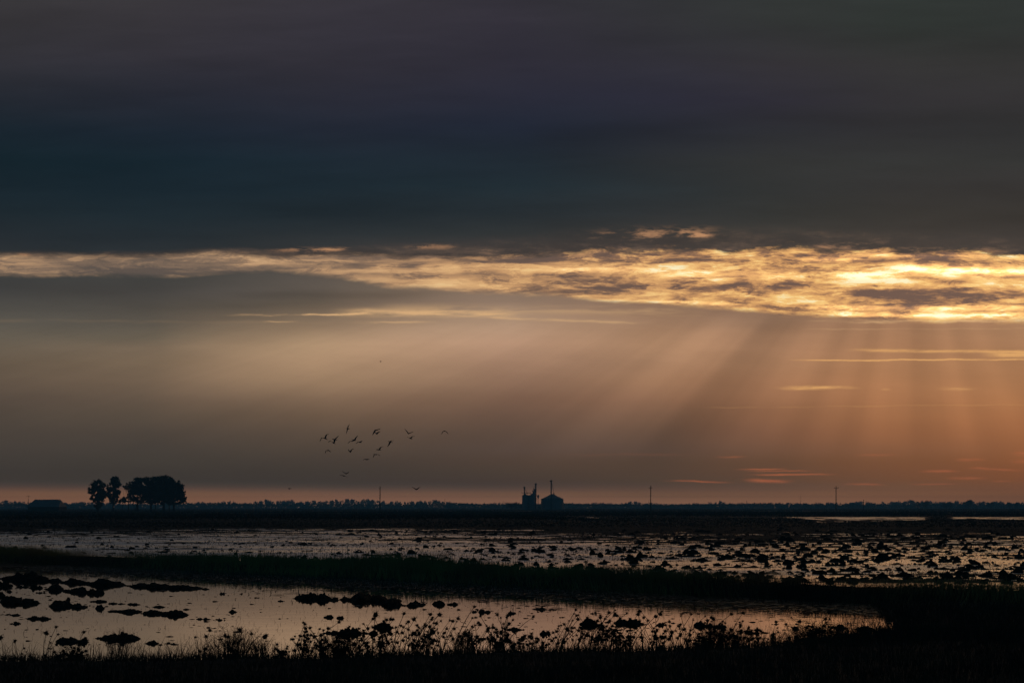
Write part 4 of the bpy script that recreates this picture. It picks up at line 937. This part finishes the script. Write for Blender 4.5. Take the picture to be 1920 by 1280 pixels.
# ================================================================== birds
def bird(Y, body, wings, lab, bw=.115, depth=0.):
    """body: (tail, chest, head) photo pixels; wings: polylines from shoulder to tip"""
    Pw = lambda p, dd=0.: Vector((gx(p[0], Y), Y + dd, gz(p[1], Y)))
    c = Pw(body[1]); t_, c_, h_ = Pw(body[0], -depth) - c, Vector((0, 0, 0)), Pw(body[2], depth) - c
    mb = MB(); pts = [t_, t_ * .55, t_ * .2, c_ + h_ * .15, h_ * .5, h_ * .78, h_ * .93, h_ * 1.12]
    mb.tube(pts, [.02, bw * .55, bw * .95, bw, bw * .55, bw * .42, bw * .5, .012], 8)
    ax = (h_ - t_).normalized()
    for wl in wings:
        q = [Pw(p) - c for p in wl]; q = [q[0] * .4] + q if q[0].length > .08 else q; fine_ = []
        for i in range(len(q) - 1):
            for s in range(3): fine_.append(q[i].lerp(q[i + 1], s / 3))
        fine_.append(q[-1]); n = len(fine_); vs, fs = [], []
        for i, p in enumerate(fine_):
            t = i / (n - 1); ch = (.17 * (1 - t) ** .5 + .035) * (1.15 if .1 < t < .6 else 1); tg = (fine_[min(i+1, n-1)] - fine_[max(i-1, 0)]).normalized()
            cd = Vector((0, 1, 0)) * .75 + ax * .65; cd = (cd - tg * cd.dot(tg)).normalized(); nm = tg.cross(cd); th = .034 * (1 - t) + .016
            p = p + Vector((0, .0 + .1 * t * t, 0))
            vs += [p + cd * ch, p + nm * th, p - cd * ch, p - nm * th]
        for i in range(n - 1):
            for j in range(4): fs.append((i*4+j, i*4+(j+1)%4, (i+1)*4+(j+1)%4, (i+1)*4+j))
        fs += [(3, 2, 1, 0), tuple((n-1)*4 + j for j in range(4))]; mb.add(vs, fs)
    bm = bmesh.new(); me0 = mesh('tmp', mb.v, mb.f); bm.from_mesh(me0); bmesh.ops.recalc_face_normals(bm, faces=bm.faces); me = bpy.data.meshes.new('flying_goose'); bm.to_mesh(me); bm.free(); bpy.data.meshes.remove(me0)
    o = link('flying_goose', me, M['feather'], loc=c); md = o.modifiers.new('skin', 'REMESH'); md.mode = 'VOXEL'; md.voxel_size = .017; md.use_smooth_shade = True
    tag(o, lab, 'bird', 'flock of birds over the fields')
a7 = lambda x, y: (590 + x / 19.2, 790 + y / 19.2)
a8 = lambda x, y: (690 + x / 12, 790 + y / 12)
a2 = lambda x, y: (560 + x / 6, 760 + y / 6)
bird(200, (a7(300,590), a7(380,608), a7(465,650)), [[a7(350,590),a7(255,580),a7(175,720)],[a7(385,600),a7(400,520),a7(440,465),a7(520,450)]], 'leftmost bird of the flock, one wing raised and one swept down')
bird(205, (a7(615,620), a7(715,650), a7(812,662)), [[a7(730,640),a7(800,570),a7(862,503)],[a7(705,670),a7(690,740)]], 'upper of two overlapping birds at the left, its right wing stretched steeply up')
bird(196, (a7(620,725), a7(680,770), a7(740,798)), [[a7(650,750),a7(600,710),a7(545,700),a7(480,745)],[a7(690,760),a7(720,700),a7(745,665)]], 'lower of two overlapping birds at the left, left wing drooping at the tip')
bird(200, (a7(1268,260), a7(1190,262), a7(1140,245)), [[a7(1190,250),a7(1205,170),a7(1260,92)],[a7(1180,270),a7(1165,340),a7(1125,445)]], 'highest bird of the left group, banking with wings vertical')
bird(198, (a7(1320,637), a7(1425,672), a7(1485,685)), [[a7(1440,670),a7(1480,585),a7(1552,500)],[a7(1400,685),a7(1340,705),a7(1265,712),a7(1182,790)]], 'bird with one wing high and one trailing low, directly under the banking bird')
bird(204, (a7(1560,735), a7(1630,742), a7(1690,752)), [[a7(1615,735),a7(1560,728),a7(1480,797)],[a7(1645,735),a7(1690,700),a7(1735,690)]], 'small flat-winged bird right of the one with a high wing')
bird(200, (a7(430,1040), a7(485,1040), a7(525,1035)), [[a7(460,1040),a7(395,1060),a7(383,1150)],[a7(500,1035),a7(545,1060),a7(578,1098)]], 'lone bird with both wings bent down, below the leftmost birds')
bird(200, (a7(1245,1075), a7(1280,1092), a7(1315,1100)), [[a7(1270,1085),a7(1235,1050),a7(1200,990)],[a7(1290,1080),a7(1330,1010),a7(1410,968)]], 'bird with wings in an uneven V under the middle of the left group')
bird(197, (a8(135,190), a8(155,212), a8(165,235)), [[a8(160,200),a8(220,182),a8(280,160)],[a8(150,220),a8(125,260),a8(96,308)]], 'upper of two overlapping birds at the middle of the flock')
bird(203, (a8(155,245), a8(190,275), a8(215,290)), [[a8(195,268),a8(235,242),a8(276,220)],[a8(175,262),a8(155,235)]], 'lower of two overlapping birds at the middle of the flock')
bird(200, (a8(888,262), a8(912,270), a8(938,268)), [[a8(905,262),a8(865,210),a8(822,155)],[a8(925,265),a8(970,248),a8(1016,223)]], 'bird with wings in a wide V, upper of the right pair')
bird(202, (a8(920,365), a8(958,378), a8(995,395)), [[a8(940,372),a8(905,355),a8(880,343)],[a8(965,370),a8(1000,335),a8(1060,332)]], 'bird with a curled right wing, lower of the right pair')
bird(200, (a8(1700,222), a8(1720,212), a8(1740,216)), [[a8(1710,212),a8(1685,225),a8(1648,288)],[a8(1730,212),a8(1765,228),a8(1810,282)]], 'rightmost bird, both wings arched down')
bird(200, (a8(450,438), a8(500,460), a8(550,473)), [[a8(495,465),a8(470,520),a8(432,570)],[a8(505,450),a8(530,430),a8(578,428)]], 'bird banking with its long left wing pointing down, right of the middle pair')
bird(200, (a8(183,634), a8(255,632), a8(293,642)), [[a8(255,625),a8(285,580),a8(345,558)],[a8(240,632),a8(205,622),a8(185,636)]], 'bird with one raised curved wing below the middle pair')
bird(200, (a8(155,738), a8(180,742), a8(205,742)), [[a8(172,738),a8(145,732),a8(110,812)],[a8(195,738),a8(230,738),a8(272,772)]], 'bird with wings bent down like an arch, low in the middle')
bird(206, (a2(742,606), a2(768,606), a2(790,604)), [[a2(755,604),a2(742,600),a2(722,613)],[a2(775,603),a2(803,598)]], 'flat low-flying bird under the arched one in the middle')
bird(215, (a2(522,762), a2(535,765), a2(548,764)), [[a2(528,762),a2(508,750),a2(486,735)],[a2(542,762),a2(570,744)]], 'upper of the low pair above the horizon, wings in a shallow V')
bird(218, (a2(490,785), a2(508,790), a2(525,794)), [[a2(500,786),a2(482,781),a2(460,784)],[a2(515,790),a2(555,803)]], 'lower of the low pair above the horizon, wings nearly level')
bird(190, (a2(1310,940), a2(1324,944), a2(1340,940)), [[a2(1318,940),a2(1296,928),a2(1272,912)],[a2(1330,940),a2(1350,925),a2(1372,912)]], 'single low bird with wings in a V right of the tall pole at centre left')
bird(260, ((541.5,916.2),(543,916),(544.5,915.8)), [[(542.5,915.8),(541,914.8),(539.6,916)],[(543.5,915.6),(545,914.8),(546.4,915.8)]], 'tiny far bird just above the horizon left of the flock')
bird(300, ((712.8,678),(713.8,677.8),(715,677.6)), [[(713.5,677.6),(712.4,676.4)],[(714.3,677.6),(715.6,676.8)]], 'tiny far bird alone high above the flock')

# ================================================================== haze
hm = bpy.data.materials.new('haze'); hm.use_nodes = True; t = hm.node_tree; t.nodes.clear()
pv = t.nodes.new('ShaderNodeVolumePrincipled'); pv.inputs['Color'].default_value = (.36, .80, 1., 1); pv.inputs['Density'].default_value = HAZE_D; pv.inputs['Anisotropy'].default_value = .1
mo = t.nodes.new('ShaderNodeOutputMaterial'); t.links.new(pv.outputs[0], mo.inputs['Volume'])
mb = MB(); mb.box(-2700, 2700, -80, 3300, -1.6, HAZE_TOP)
tag(mb.build('haze', hm), 'thin even morning haze lying over the fields', 'haze', kind='stuff')
